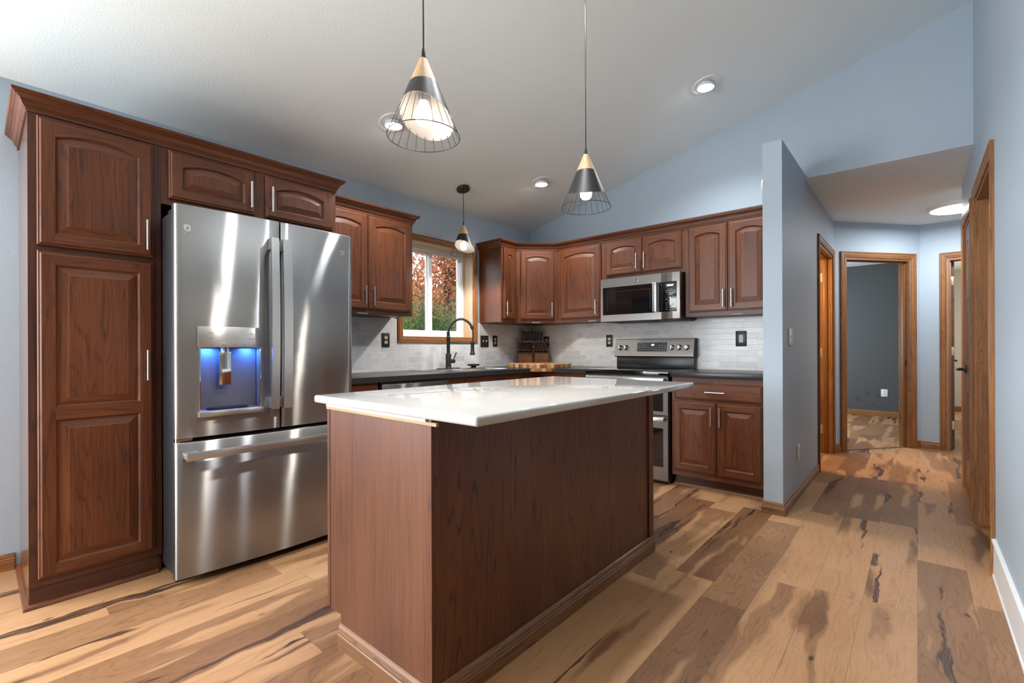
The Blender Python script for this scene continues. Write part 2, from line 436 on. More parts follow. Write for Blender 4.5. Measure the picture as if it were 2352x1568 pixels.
class MB:
    """Collects shapes into one mesh with UVs in metres: u across the grain, v along it."""

    def __init__(self):
        self.bm = bmesh.new()
        self.uv = self.bm.loops.layers.uv.new('UVMap')
        self.smooth = False

    def face(self, vs, mat=0, uvs=None, g=2):
        try:
            f = self.bm.faces.new(vs)
        except ValueError:
            return None
        f.material_index = mat
        if uvs is None:
            self._auto(f, g)
        else:
            for lp, q in zip(f.loops, uvs):
                lp[self.uv].uv = q
        return f

    def _auto(self, f, g, seed=0.0):
        f.normal_update()
        n = f.normal
        na = max(range(3), key=lambda i: abs(n[i]))
        rest = [i for i in range(3) if i != g]
        for lp in f.loops:
            c = lp.vert.co
            if na == g:
                lp[self.uv].uv = (c[rest[0]] + seed, c[rest[1]])
            else:
                lp[self.uv].uv = (c[rest[0]] + c[rest[1]] * 0.999 + seed, c[g])

    def v(self, *c):
        return self.bm.verts.new(c)

    def poly(self, pts, mat=0, g=2):
        return self.face([self.v(*p) for p in pts], mat, None, g)

    def box(self, x0, x1, y0, y1, z0, z1, g=2, mat=0, bevel=0.0, seg=2, seed=None):
        if x1 < x0: x0, x1 = x1, x0
        if y1 < y0: y0, y1 = y1, y0
        if z1 < z0: z0, z1 = z1, z0
        vs = [self.v(x, y, z) for x in (x0, x1) for y in (y0, y1) for z in (z0, z1)]
        idx = [(0, 1, 3, 2), (4, 6, 7, 5), (0, 4, 5, 1), (2, 3, 7, 6), (0, 2, 6, 4), (1, 5, 7, 3)]
        fs = [self.bm.faces.new([vs[i] for i in q]) for q in idx]
        for f in fs:
            f.material_index = mat
        if bevel:
            es = list({e for f in fs for e in f.edges})
            r = bmesh.ops.bevel(self.bm, geom=es, offset=bevel, segments=seg, affect='EDGES', profile=0.5)
            fs = list({f for f in r['faces']} | {f for f in fs if f.is_valid})
            self.smooth = True
        sd = random.random() * 9 if seed is None else seed
        for f in fs:
            f.material_index = mat
            self._auto(f, g, sd)
        return fs

    def prism(self, pts, axis, a0, a1, g=2, mat=0):
        """pts: 2D polygon in the two other axes (in x, y, z order)."""
        rest = [i for i in range(3) if i != axis]

        def mk(p, a):
            c = [0, 0, 0]
            c[rest[0]], c[rest[1]], c[axis] = p[0], p[1], a
            return self.v(*c)
        A = [mk(p, a0) for p in pts]
        B = [mk(p, a1) for p in pts]
        fs = [self.bm.faces.new(A), self.bm.faces.new(list(reversed(B)))]
        n = len(pts)
        for i in range(n):
            fs.append(self.bm.faces.new([A[i], B[i], B[(i + 1) % n], A[(i + 1) % n]]))
        sd = random.random() * 9
        for f in fs:
            f.material_index = mat
            self._auto(f, g, sd)
        bmesh.ops.recalc_face_normals(self.bm, faces=fs)
        return fs

    def cyl(self, p0, p1, r, r2=None, seg=16, mat=0, caps=True):
        self.tube([p0, p1], [r, r if r2 is None else r2], seg, mat, caps)

    def tube(self, pts, r, seg=10, mat=0, caps=True):
        pts = [Vector(p) for p in pts]
        rs = r if isinstance(r, (list, tuple)) else [r] * len(pts)
        rings = []
        prev = None
        acc = 0.0
        for i, p in enumerate(pts):
            if i == 0:
                d = pts[1] - p
            elif i == len(pts) - 1:
                d = p - pts[i - 1]
            else:
                d = (pts[i + 1] - p).normalized() + (p - pts[i - 1]).normalized()
            if d.length < 1e-9:
                d = Vector((0, 0, 1))
            d.normalize()
            if prev is None:
                a = Vector((0, 0, 1)) if abs(d.z) < 0.9 else Vector((1, 0, 0))
                x = d.cross(a).normalized()
            else:
                x = (prev - d * prev.dot(d))
                if x.length < 1e-6:
                    x = d.orthogonal()
                x.normalize()
            prev = x
            y = d.cross(x)
            if i:
                acc += (p - pts[i - 1]).length
            rings.append(([self.bm.verts.new(p + (x * math.cos(2 * PI * k / seg) + y * math.sin(2 * PI * k / seg)) * rs[i]) for k in range(seg)], acc))
        for (A, la), (B, lb) in zip(rings, rings[1:]):
            for k in range(seg):
                k2 = (k + 1) % seg
                c = 2 * PI * rs[0] / seg
                self.face([A[k], A[k2], B[k2], B[k]], mat, [(k * c, la), ((k + 1) * c, la), ((k + 1) * c, lb), (k * c, lb)])
        if caps:
            self.face(list(reversed(rings[0][0])), mat)
            self.face(rings[-1][0], mat)
        self.smooth = True

    def lathe(self, prof, c=(0, 0, 0), seg=32, mat=0, mats=None):
        """prof: (radius, z) pairs bottom to top or any order; closed on the axis where the radius is 0."""
        rings = []
        for r, z in prof:
            if r < 1e-7:
                rings.append([self.v(c[0], c[1], c[2] + z)])
            else:
                rings.append([self.v(c[0] + r * math.cos(2 * PI * k / seg), c[1] + r * math.sin(2 * PI * k / seg), c[2] + z) for k in range(seg)])
        fs = []
        for i, (A, B) in enumerate(zip(rings, rings[1:])):
            m = mats[i] if mats else mat
            for k in range(seg):
                k2 = (k + 1) % seg
                if len(A) == 1 and len(B) == 1:
                    continue
                if len(A) == 1:
                    q = [A[0], B[k2], B[k]]
                elif len(B) == 1:
                    q = [A[k], A[k2], B[0]]
                else:
                    q = [A[k], A[k2], B[k2], B[k]]
                f = self.face(q, m)
                if f:
                    fs.append(f)
                    for lp in f.loops:
                        co = lp.vert.co
                        ang = k / seg
                        lp[self.uv].uv = (ang * 2 * PI * max(prof[i][0], prof[i + 1][0]), co.z)
        bmesh.ops.recalc_face_normals(self.bm, faces=fs)
        self.smooth = True
        return fs

    def sweep(self, path, prof, place, closed=False, mat=0, caps=True):
        """prof: (a, b) with a along the path's right-hand normal in the path plane, b out of it; place(u, v, b) -> xyz."""
        n = len(path)
        P = [Vector(p) for p in path]
        rows = []
        acc = 0.0
        for i in range(n):
            dn = (P[(i + 1) % n] - P[i]).normalized() if (closed or i < n - 1) else None
            dp = (P[i] - P[i - 1]).normalized() if (closed or i > 0) else None
            if dn is None: dn = dp
            if dp is None: dp = dn
            n1 = Vector((dp.y, -dp.x)); n2 = Vector((dn.y, -dn.x))
            m = (n1 + n2)
            m = m / max(1e-6, m.dot(n1)) if m.length > 1e-6 else n1
            if i: acc += (P[i] - P[i - 1]).length
            rows.append(([self.v(*place(P[i].x + m.x * a, P[i].y + m.y * a, b)) for a, b in prof], acc))
        if closed:
            rows.append((rows[0][0], acc + (P[0] - P[-1]).length))
        cum = [0.0]
        for (a, b), (c, d) in zip(prof, prof[1:]):
            cum.append(cum[-1] + math.hypot(c - a, d - b))
        sd = random.random() * 9
        fs = []
        for ri, ((A, la), (B, lb)) in enumerate(zip(rows, rows[1:])):
            for k in range(len(prof) - 1):
                f = self.face([A[k], A[k + 1], B[k + 1], B[k]], mat,
                              [(cum[k] + sd + ri, la), (cum[k + 1] + sd + ri, la), (cum[k + 1] + sd + ri, lb), (cum[k] + sd + ri, lb)])
                if f: fs.append(f)
        if caps and not closed:
            for q in (rows[0][0], list(reversed(rows[-1][0]))):
                f = self.face(list(q), mat)
                if f: fs.append(f)
        bmesh.ops.recalc_face_normals(self.bm, faces=fs)
        return fs

    def move(self, mtx):
        bmesh.ops.transform(self.bm, matrix=mtx, verts=self.bm.verts)

    def build(self, name, mats, parent=None, label=None):
        me = bpy.data.meshes.new(name)
        if not isinstance(mats, (list, tuple)):
            mats = [mats]
        for m in mats:
            me.materials.append(M[m] if isinstance(m, str) else m)
        self.bm.normal_update()
        self.bm.to_mesh(me)
        self.bm.free()
        if self.smooth:
            for p in me.polygons:
                p.use_smooth = True
            me.set_sharp_from_angle(angle=R(38))
        o = bpy.data.objects.new(name, me)
        COL.objects.link(o)
        if parent is not None:
            o.parent = parent
        if label:
            o['label'] = label
        return o


def thing(name, label, cat, loc=(0, 0, 0), rot=0.0, group=None):
    o = bpy.data.objects.new(name, None)
    o.empty_display_size = 0.05
    COL.objects.link(o)
    o.location = loc
    o.rotation_euler = (0, 0, rot)
    o['label'] = label
    o['category'] = cat
    if group:
        o['group'] = group
    return o


def struct(o, label=None, cat=None):
    o['kind'] = 'structure'
    if label:
        o['label'] = label
    if cat:
        o['category'] = cat
    return o


def bx(name, mats, parent, *a, **k):
    m = MB()
    m.box(*a, **k)
    return m.build(name, mats, parent)


def lettering(name, txt, size, loc, mat, parent, rot=(PI / 2, 0, 0), align='CENTER', depth=0.0004, font_shear=0.0):
    c = bpy.data.curves.new(name, 'FONT')
    c.body = txt
    c.size = size
    c.align_x = align
    c.align_y = 'CENTER'
    c.extrude = depth
    c.shear = font_shear
    o = bpy.data.objects.new(name, c)
    COL.objects.link(o)
    bpy.context.view_layer.update()
    me = bpy.data.meshes.new_from_object(o.evaluated_get(bpy.context.evaluated_depsgraph_get()))
    COL.objects.unlink(o)
    bpy.data.objects.remove(o)
    me.materials.clear()
    me.materials.append(M[mat])
    q = bpy.data.objects.new(name, me)
    COL.objects.link(q)
    q.location = loc
    q.rotation_euler = rot
    q.parent = parent
    return q


# ---- raised-panel cabinet door: one mesh, vertical grain on stiles and panels, horizontal on rails


def inset_loop(x0, x1, z0, z1, rise, e, n=14):
    """Opening outline inset by e: bottom-left, bottom-right, then over the (arched) top from right to left."""
    if rise <= 0:
        return [(x0 + e, z0 + e), (x1 - e, z0 + e), (x1 - e, z1 - e), (x0 + e, z1 - e)]
    w = (x1 - x0) / 2
    cx = (x0 + x1) / 2
    rad = (w * w + rise * rise) / (2 * rise)
    cz = z1 - rad
    r = rad - e
    xe = w - e
    a1 = math.asin(min(1, xe / r))
    pts = [(x0 + e, z0 + e), (x1 - e, z0 + e)]
    for i in range(n + 1):
        a = a1 - 2 * a1 * i / n
        pts.append((cx + r * math.sin(a), cz + r * math.cos(a)))
    return pts


def add_door(mb, x0, x1, z0, z1, yf, openings=None, stile=0.057, rise=0.0, rail=0.057, th=0.020, slab=False):
    """Front faces -Y at y = yf - th; back at yf. openings: list of (z0, z1, rise) stacked upward."""
    E_ = [(0.0, 0.0), (0.0, -0.011), (0.0035, -0.0145), (0.008, -0.0145), (0.0105, -0.018), (0.0135, -th)]
    loops = []
    for d, y in E_:
        loops.append([mb.v(x0 + d, yf + y, z0 + d), mb.v(x1 - d, yf + y, z0 + d), mb.v(x1 - d, yf + y, z1 - d), mb.v(x0 + d, yf + y, z1 - d)])
    mb.face([loops[0][k] for k in (3, 2, 1, 0)], 0)
    sd = random.random() * 9
    for A, B in zip(loops, loops[1:]):
        for k in range(4):
            k2 = (k + 1) % 4
            f = mb.face([A[k], A[k2], B[k2], B[k]], 0)
            mb._auto(f, 0 if k in (0, 2) else 2, sd)
    d = E_[-1][0]
    X0, X1, Z0, Z1, Y = x0 + d, x1 - d, z0 + d, z1 - d, yf - th
    if slab:
        f = mb.face([mb.v(X0, Y, Z0), mb.v(X1, Y, Z0), mb.v(X1, Y, Z1), mb.v(X0, Y, Z1)])
        mb._auto(f, 0, sd)
        return
    if openings is None:
        openings = [(z0 + rail, z1 - rail, rise)]
    xi0, xi1 = x0 + stile, x1 - stile
    for a, b in ((X0, xi0), (xi1, X1)):
        f = mb.face([mb.v(a, Y, Z0), mb.v(b, Y, Z0), mb.v(b, Y, Z1), mb.v(a, Y, Z1)])
        mb._auto(f, 2, random.random() * 9)
    zlow = Z0
    low_pts = [(xi0, Z0), (xi1, Z0)]
    for (oz0, oz1, rs) in openings:
        f = mb.face([mb.v(xi0, Y, low_pts[0][1]), *[mb.v(p[0], Y, p[1]) for p in low_pts[1:]], mb.v(xi1, Y, oz0), mb.v(xi0, Y, oz0)]
                    if len(low_pts) == 2 else
                    [*[mb.v(p[0], Y, p[1]) for p in low_pts], mb.v(xi1, Y, oz0), mb.v(xi0, Y, oz0)])
        mb._auto(f, 0, random.random() * 9)
        prof = [(0.0, -th), (0.003, -th + 0.0045), (0.0065, -th + 0.0085), (0.0095, -th + 0.0095), (0.0105, -th + 0.0085), (0.041, -th + 0.0020), (0.0425, -th + 0.0012)]
        pl = []
        for e, y in prof:
            pl.append([mb.v(px, yf + y, pz) for px, pz in inset_loop(xi0, xi1, oz0, oz1, rs, e)])
        s1 = random.random() * 9
        for A, B in zip(pl, pl[1:]):
            n = len(A)
            for k in range(n):
                k2 = (k + 1) % n
                f = mb.face([A[k], A[k2], B[k2], B[k]])
                if f:
                    mb._auto(f, 2 if (k == 1 or k == n - 1) else 0, s1)
        f = mb.face(list(pl[-1]))
        mb._auto(f, 2, random.random() * 9)
        top = inset_loop(xi0, xi1, oz0, oz1, rs, 0.0)[2:]
        low_pts = list(reversed(top))          # left to right along the opening's top
    f = mb.face([*[mb.v(p[0], Y, p[1]) for p in low_pts], mb.v(xi1, Y, Z1), mb.v(xi0, Y, Z1)])
    mb._auto(f, 0, random.random() * 9)


def pull(parent, x, y, z, length=0.145, vertical=True):
    """Bar pull standing off a face at y; centre (x, z)."""
    m = MB()
    h = length / 2
    yy = y - 0.030
    if vertical:
        m.cyl((x, yy, z - h), (x, yy, z + h), 0.0058, seg=14)
        for s in (-0.62, 0.62):
            m.cyl((x, y - 0.001, z + s * h), (x, yy, z + s * h), 0.0036, seg=8)
    else:
        m.cyl((x - h, yy, z), (x + h, yy, z), 0.0058, seg=14)
        for s in (-0.62, 0.62):
            m.cyl((x + s * h, y - 0.001, z), (x + s * h, yy, z), 0.0036, seg=8)
    return m.build('handle', 'nickel', parent, 'brushed nickel bar pull')


def door(root, x0, x1, z0, z1, yf, hx, hz, openings=None, rise=0.0, stile=0.057, rail=0.057, name='door'):
    m = MB()
    add_door(m, x0, x1, z0, z1, yf, openings, stile, rise, rail)
    d = m.build(name, 'cab', root)
    if hx is not None:
        pull(d, hx, yf - 0.020, hz)
    return d


def drawer(root, x0, x1, z0, z1, yf, handle=True, length=0.145):
    m = MB()
    add_door(m, x0, x1, z0, z1, yf, slab=True)
    d = m.build('drawer', 'cab', root)
    if handle:
        pull(d, (x0 + x1) / 2, yf - 0.020, (z0 + z1) / 2, length, vertical=False)
    return d


def face_frame(root, w, h, y, z0=0.0, stiles=(), rails=(), th=0.019, mat='cab'):
    """stiles: (x0, x1); rails: (z0, z1). Front at y - th."""
    m = MB()
    for a, b in stiles:
        m.box(a, b, y - th, y, z0, h, g=2)
    xs = sorted(stiles)
    for za, zb in rails:
        for (p, q), (r_, s) in zip(xs, xs[1:]):
            m.box(q, r_, y - th, y, za, zb, g=0)
    return m.build('face_frame', mat, root)


CROWN = [(0.0, 0.0), (0.006, 0.0), (0.006, 0.012), (0.010, 0.015), (0.012, 0.021), (0.017, 0.024), (0.0195, 0.033), (0.026, 0.045), (0.037, 0.054),
         (0.045, 0.057), (0.046, 0.063), (0.054, 0.066), (0.058, 0.078), (0.0, 0.078)]
CASING = [(0.0, 0.0), (0.0, 0.010), (-0.004, 0.013), (-0.011, 0.0135), (-0.014, 0.011), (-0.018, 0.0145), (-0.036, 0.0165), (-0.043, 0.0165), (-0.046, 0.0135),
          (-0.050, 0.0175), (-0.058, 0.018), (-0.060, 0.015), (-0.060, 0.0)]
BASEB = [(0.0, 0.0), (0.0125, 0.0), (0.0125, 0.046), (0.0105, 0.049), (0.0115, 0.053), (0.0115, 0.058), (0.0085, 0.061), (0.0095, 0.065), (0.0085, 0.072), (0.0055, 0.080),
         (0.003, 0.083), (0.0, 0.083)]


def baseboard(name, path, mat='trim', prof=None, z=0.0):
    m = MB()
    m.sweep(path, prof or BASEB, lambda u, v, b: (u, v, z + b))
    return struct(m.build(name, mat))

# ------------------------------------------------------------------ room shell
ZC0, SL = 2.478, 0.2424            # vaulted ceiling: z = ZC0 + SL * x
zc = lambda x: ZC0 + SL * x
XW0, XW1, XR = 2.666, 2.781, 3.728  # partition faces, hall-side wall

struct(bx('floor', 'floor', None, -0.3, 7.6, -7.8, 7.0, -0.06, 0.0), 'wide plank floor of light and dark brown wood', 'floor')

m = MB()
m.prism([(-0.25, zc(-0.25)), (4.6, zc(4.6)), (7.6, zc(4.6) - 0.6), (7.6, zc(4.6) - 0.5), (4.6, zc(4.6) + 0.1), (-0.25, zc(-0.25) + 0.1)], 1, -7.8, 0.115)
struct(m.build('ceiling', 'ceil'), 'sloping off-white textured ceiling', 'ceiling')
m = MB()
m.box(-0.2, 5.3, 0.115, 7.0, 2.444, 2.54)
m.box(XW1, XR, 0.003, 0.115, 2.4425, 2.4445)
struct(m.build('ceiling_hall', 'ceil'), 'flat low ceiling over the hallway', 'ceiling')

WY0, WY1, WZ0, WZ1 = -1.825, -0.955, 1.222, 2.097
m = MB()
m.box(-0.2, 0, -4.95, WY0 - 0.018, 0, 2.49)
m.box(-0.2, 0, -7.8, -7.05, 0, 2.49)
m.box(-0.2, 0, -7.05, -4.95, 0, 0.75)
m.box(-0.2, 0, -7.05, -4.95, 2.15, 2.49)
m.box(-0.2, 0, WY1 + 0.018, 0.115, 0, 2.49)
m.box(-0.2, 0, WY0 - 0.018, WY1 + 0.018, 0, WZ0 - 0.018)
m.box(-0.2, 0, WY0 - 0.018, WY1 + 0.018, WZ1 + 0.018, 2.49)
struct(m.build('wall_left', 'wall'), 'blue wall with the window over the sink', 'wall')
m = MB()
m.prism([(0, 0), (XW1, 0), (XW1, 2.4445), (XR, 2.4445), (XR, zc(XR) + 0.02), (0, zc(0) + 0.02)], 1, 0.0, 0.1145)
struct(m.build('wall_back', 'wall'), 'blue gable wall behind the range', 'wall')
struct(bx('wall_partition', 'wall', None, XW0, XW1, -0.836, 0.0, 0, 2.477), 'short blue partition wall ending the range run', 'wall')
LD0, LD1, LDZ = 0.655, 1.555, 2.052
m = MB()
m.box(XW0, XW1, 0.1145, LD0, 0, 2.444)
m.box(XW0, XW1, LD1, 1.69, 0, 2.444)
m.box(XW0, XW1, LD0, LD1, LDZ, 2.444)
struct(m.build('wall_hall_side', 'wall'), 'blue hallway wall with the bathroom doorway', 'wall')
D1a, D1b, D2a, D2b, DZ = -1.043, -0.185, 0.120, 0.800, 2.040
m = MB()
m.box(XR, XR + 0.13, -2.05, D1a, 0, 3.40)
m.box(XR, XR + 0.13, D1a, D1b, DZ, 3.40)
m.box(XR, XR + 0.13, D1b, 0.1145, 0, 3.40)
m.box(XR, XR + 0.13, 0.1145, D2a, 0, 2.444)
m.box(XR, XR + 0.13, D2a, D2b, DZ, 2.444)
m.box(XR, XR + 0.13, D2b, 1.08, 0, 2.444)
struct(m.build('wall_right', 'wall'), 'long blue wall with two oak doorways', 'wall')
# the angled wall at the end of the hall
AX, AY, DX, DY = 2.781, 1.663, 3.468, 2.517
ANG = math.atan2(DY - AY, DX - AX)
LA = math.hypot(DX - AX, DY - AY)
m = MB()
m.box(-0.02, 0.141, 0, 0.115, 0, 2.444)
m.box(0.971, LA + 0.03, 0, 0.115, 0, 2.444)
m.box(0.141, 0.971, 0, 0.115, 2.062, 2.444)
m.move(Matrix.Translation((AX, AY, 0)) @ Matrix.Rotation(ANG, 4, 'Z'))
struct(m.build('wall_hall_angled', 'wall'), 'angled blue wall with the bedroom doorway', 'wall')
E0, E1, EZ = 3.690, 4.45, 2.050
m = MB()
m.box(DX, E0, DY, DY + 0.115, 0, 2.444)
m.box(E1, 5.25, DY, DY + 0.115, 0, 2.444)
m.box(E0, E1, DY, DY + 0.115, EZ, 2.444)
struct(m.build('wall_hall_end', 'wall'), 'blue wall at the far end of the hall', 'wall')
m = MB()
m.box(XR + 0.13, 5.25, 0.95, 1.08, 0, 2.444)
m.box(5.2, 5.3, 1.08, DY + 0.115, 0, 2.444)
struct(m.build('wall_hall_return', 'wall'), 'blue return of the hall', 'wall')
# rooms off the hall
m = MB()
m.box(1.1, XW0, 1.60, 1.65, 0, 2.444)
m.box(1.05, 1.1, 0.1145, 1.65, 0, 2.444)
struct(m.build('wall_bathroom', 'beige'), 'plain wall of the small room off the hall', 'wall')
m = MB()
m.box(0.85, 3.53, 5.25, 5.33, 0, 2.444)
m.box(3.495, 3.53, 2.64, 5.25, 0, 2.444)
m.box(0.85, 0.92, 1.66, 2.85, 0, 2.444)
m.box(0.85, 0.92, 4.35, 5.25, 0, 2.444)
m.box(0.85, 0.92, 2.85, 4.35, 0, 0.85)
m.box(0.85, 0.92, 2.85, 4.35, 2.15, 2.444)
struct(m.build('wall_bedroom', 'dark'), 'charcoal bedroom wall with worn patches', 'wall')
m = MB()
m.box(3.53, 5.25, 6.85, 6.95, 0, 2.444)
m.box(3.5305, 3.56, 2.64, 6.85, 0, 2.444)
m.box(5.2, 5.3, DY + 0.115, 6.85, 0, 2.444)
struct(m.build('wall_spare_room', 'beige'), 'beige wall of the far room', 'wall')
m = MB()
m.box(XR + 0.13, XR + 1.0, -1.95, -1.90, 0, 2.444)
m.box(XR + 0.95, XR + 1.0, -1.9, 0.95, 0, 2.444)
m.box(XR + 0.13, XR + 1.0, 0.06, 0.10, 0, 2.444)
m.box(XR + 0.13, XR + 1.0, -1.95, 0.95, 2.444, 2.48)
struct(m.build('wall_closet', 'greige'), 'plain inside of the closet', 'wall')
# dining end of the room, behind the camera
m = MB()
m.box(2.2, 7.5, -7.75, -7.6, 0, 3.7)
m.box(-0.2, 2.2, -7.75, -7.6, 2.3, 3.1)
m.box(7.4, 7.5, -7.6, -1.95, 0, 3.4)
m.box(XR + 0.13, 7.5, -2.05, -1.95, 0, 3.75)
struct(m.build('wall_dining', 'greige'), 'pale walls of the dining end', 'wall')

# ------------------------------------------------------------------ baseboards
baseboard('baseboard_left', [(0, -7.6), (0, -4.207)])
baseboard('baseboard_partition', [(XW0, -0.70), (XW0, -0.836), (XW1, -0.836), (XW1, LD0 - 0.062)], 'trimdark')
baseboard('baseboard_hall_corner', [(XW1, LD1 + 0.062), (AX, AY), (AX + 0.079 * math.cos(ANG), AY + 0.079 * math.sin(ANG))])
baseboard('baseboard_hall_end', [(AX + 1.033 * math.cos(ANG), AY + 1.033 * math.sin(ANG)), (DX, DY), (E0 - 0.062, DY)])
baseboard('baseboard_bedroom', [(0.95, 5.25), (3.495, 5.25), (3.495, 2.7)])
baseboard('baseboard_spare_room', [(3.56, 6.85), (5.2, 6.85)], 'trimdark')
WB = [(0.0, 0.0), (0.012, 0.0), (0.012, 0.012), (0.008, 0.016), (0.008, 0.165), (0.014, 0.170), (0.014, 0.182), (0.0, 0.186)]
b = baseboard('baseboard_right', [(XR, D1a - 0.064), (XR, -2.05)], 'white', WB)
b['label'] = 'tall white baseboard along the blue wall'

# ------------------------------------------------------------------ oak doorways (local x along the wall, -y towards the viewer)


def doorway(name, label, loc, rot, x0, x1, h, wall_t, mat='trim', stop=True):
    r = struct(thing(name, label, 'doorway', loc, rot))
    m = MB()
    m.sweep([(x0 - 0.004, 0.0), (x0 - 0.004, h + 0.004), (x1 + 0.004, h + 0.004), (x1 + 0.004, 0.0)], CASING, lambda u, v, b: (u, -b, v))
    m.build('casing', mat, r)
    m = MB()
    m.sweep([(x0 - 0.004, 0.0), (x0 - 0.004, h + 0.004), (x1 + 0.004, h + 0.004), (x1 + 0.004, 0.0)], CASING, lambda u, v, b: (u, wall_t + b, v))
    m.build('casing', mat, r)
    m = MB()
    t = 0.019
    m.box(x0, x0 + t, -0.001, wall_t + 0.001, 0, h)
    m.box(x1 - t, x1, -0.001, wall_t + 0.001, 0, h)
    m.box(x0 + t, x1 - t, -0.001, wall_t + 0.001, h - t, h, g=0)
    m.build('jamb', mat, r)
    if stop:
        m = MB()
        s0, s1 = wall_t * 0.36, wall_t * 0.36 + 0.032
        m.box(x0 + t, x0 + t + 0.011, s0, s1, 0, h - t, bevel=0.002)
        m.box(x1 - t - 0.011, x1 - t, s0, s1, 0, h - t, bevel=0.002)
        m.box(x0 + t + 0.011, x1 - t - 0.011, s0, s1, h - t - 0.011, h - t, g=0, bevel=0.002)
        m.build('door_stop', mat, r)
    return r


def hinge(parent, x, y, z, along='y', mat='brass'):
    """Leaf let into the jamb plus its knuckle."""
    m = MB()
    if along == 'y':
        m.box(x, x + 0.0022, y, y + 0.036, z - 0.046, z + 0.046, mat=0, bevel=0.0008)
        m.cyl((x + 0.004, y - 0.003, z - 0.046), (x + 0.004, y - 0.003, z + 0.046), 0.005, seg=10)
        for s in (-0.028, 0.0, 0.028):
            m.cyl((x + 0.0018, y + 0.020, z + s), (x + 0.0030, y + 0.020, z + s), 0.004, seg=8)
    else:
        m.cyl((x, y, z - 0.046), (x, y, z + 0.046), 0.0055, seg=10)
        for s in (-0.047, 0.047):
            m.cyl((x, y, z + s - 0.002), (x, y, z + s + 0.002), 0.0038, seg=8)
        for s in (-0.0275, -0.009, 0.009, 0.0275):
            m.cyl((x, y, z + s - 0.0006), (x, y, z + s + 0.0006), 0.0061, seg=10)
    return m.build('hinge', mat, parent)


def lever(parent, x, y, z, dx=-1, out=-1):
    m = MB()
    m.lathe([(0.0, 0.0), (0.031, 0.0), (0.033, 0.004), (0.030, 0.010), (0.014, 0.013), (0.012, 0.045), (0.0, 0.045)], seg=24)
    m.move(Matrix.Translation((x, y, z)) @ Matrix.Rotation(R(90) * (1 if out < 0 else -1), 4, 'X'))
    yy = y + out * 0.046
    m.tube([(x, yy, z), (x + dx * 0.02, yy + out * 0.006, z), (x + dx * 0.06, yy + out * 0.010, z - 0.001), (x + dx * 0.105, yy + out * 0.004, z - 0.004)],
           [0.010, 0.0095, 0.0085, 0.0075], seg=12)
    return m.build('handle', 'blackmat', parent, 'black door lever')


def door_leaf(parent, w, h, mat='leafdoor', th=0.035):
    """Six-panel leaf: x 0..w, front face at y=0, back at y=th."""
    m = MB()
    st, mid = 0.105, 0.09
    rows = [(0.23, 0.75), (0.90, 1.46), (1.57, h - 0.11)]
    cols = [(st, w / 2 - mid / 2), (w / 2 + mid / 2, w - st)]
    # stiles, mullion and rails
    for a, b in ((0, st), (w / 2 - mid / 2, w / 2 + mid / 2), (w - st, w)):
        m.box(a, b, 0, th, 0, h, g=2)
    zs = [0.0] + [v for r_ in rows for v in r_] + [h]
    for a, b in zip(zs[::2], zs[1::2]):
        for c, d in cols:
            m.box(c, d, 0, th, a, b, g=0)
    for c, d in cols:
        for a, b in rows:
            for s in (1, -1):
                y0 = 0 if s == 1 else th
                prof = [(0.0, 0.0), (0.008, 0.009), (0.014, 0.009), (0.040, 0.003), (0.040, 0.003)]
                lp = [[m.v(c + e, y0 + s * yy, a + e), m.v(d - e, y0 + s * yy, a + e), m.v(d - e, y0 + s * yy, b - e), m.v(c + e, y0 + s * yy, b - e)] for e, yy in prof[:4]]
                for A_, B_ in zip(lp, lp[1:]):
                    for k in range(4):
                        f = m.face([A_[k], A_[(k + 1) % 4], B_[(k + 1) % 4], B_[k]])
                        if f:
                            m._auto(f, 2)
                m.face(lp[-1])
    bmesh.ops.recalc_face_normals(m.bm, faces=list(m.bm.faces))
    return m.build('leaf', mat, parent)


# near closet doorway and closed panelled door on the long blue wall: local x = +y world reversed
# facing -x: rotation -90 puts local +x on world -y and local -y on world -x
door1 = doorway('door_1', 'open oak doorway next to the white baseboard', (XR, 0, 0), R(-90), -D1b, -D1a, DZ, 0.13)
door2 = doorway('door_2', 'oak doorway with the closed panelled door and black lever', (XR, 0, 0), R(-90), -D2b, -D2a, DZ, 0.13, stop=False)
lf = door_leaf(door2, D2b - D2a - 0.044, DZ - 0.03)
lf.location = (-D2b + 0.022, 0.004, 0.010)
lever(door2, -D2b + 0.085, 0.004, 0.935, dx=1)
for z in (1.80, 1.09, 0.36):
    hinge(door2, -D2a - 0.018, -0.004, z, 'z')
door3 = doorway('door_3', 'oak doorway to the warm-lit bathroom', (XW1, 0, 0), R(90), LD0, LD1, LDZ, 0.115)
for z in (1.84, 1.05, 0.25):
    h_ = hinge(door3, 0, 0, 0)
    h_.location = (LD1 - 0.019 - 0.0022, 0.090, z)
lf = door_leaf(door3, 0.84, LDZ - 0.03, 'trim')
lf.location = (LD1 - 0.025, 0.14, 0.012)
lf.rotation_euler = (0, 0, R(93))
door4 = doorway('door_4', 'oak doorway into the charcoal bedroom', (AX, AY, 0), ANG, 0.141, 0.971, 2.062, 0.115)
m = MB()
m.box(0.9485, 0.9525, 0.030, 0.060, 0.90, 0.965, bevel=0.001)
m.box(0.946, 0.9505, 0.036, 0.054, 0.918, 0.948)
m.build('strike_plate', 'blackmat', door4)
bx('threshold', 'trimdark', door4, 0.16, 0.952, 0.045, 0.075, 0.0, 0.006, g=0, bevel=0.002)
door5 = doorway('door_5', 'oak doorway with three pale hinges', (0, DY, 0), 0.0, E0, E1, EZ, 0.115)
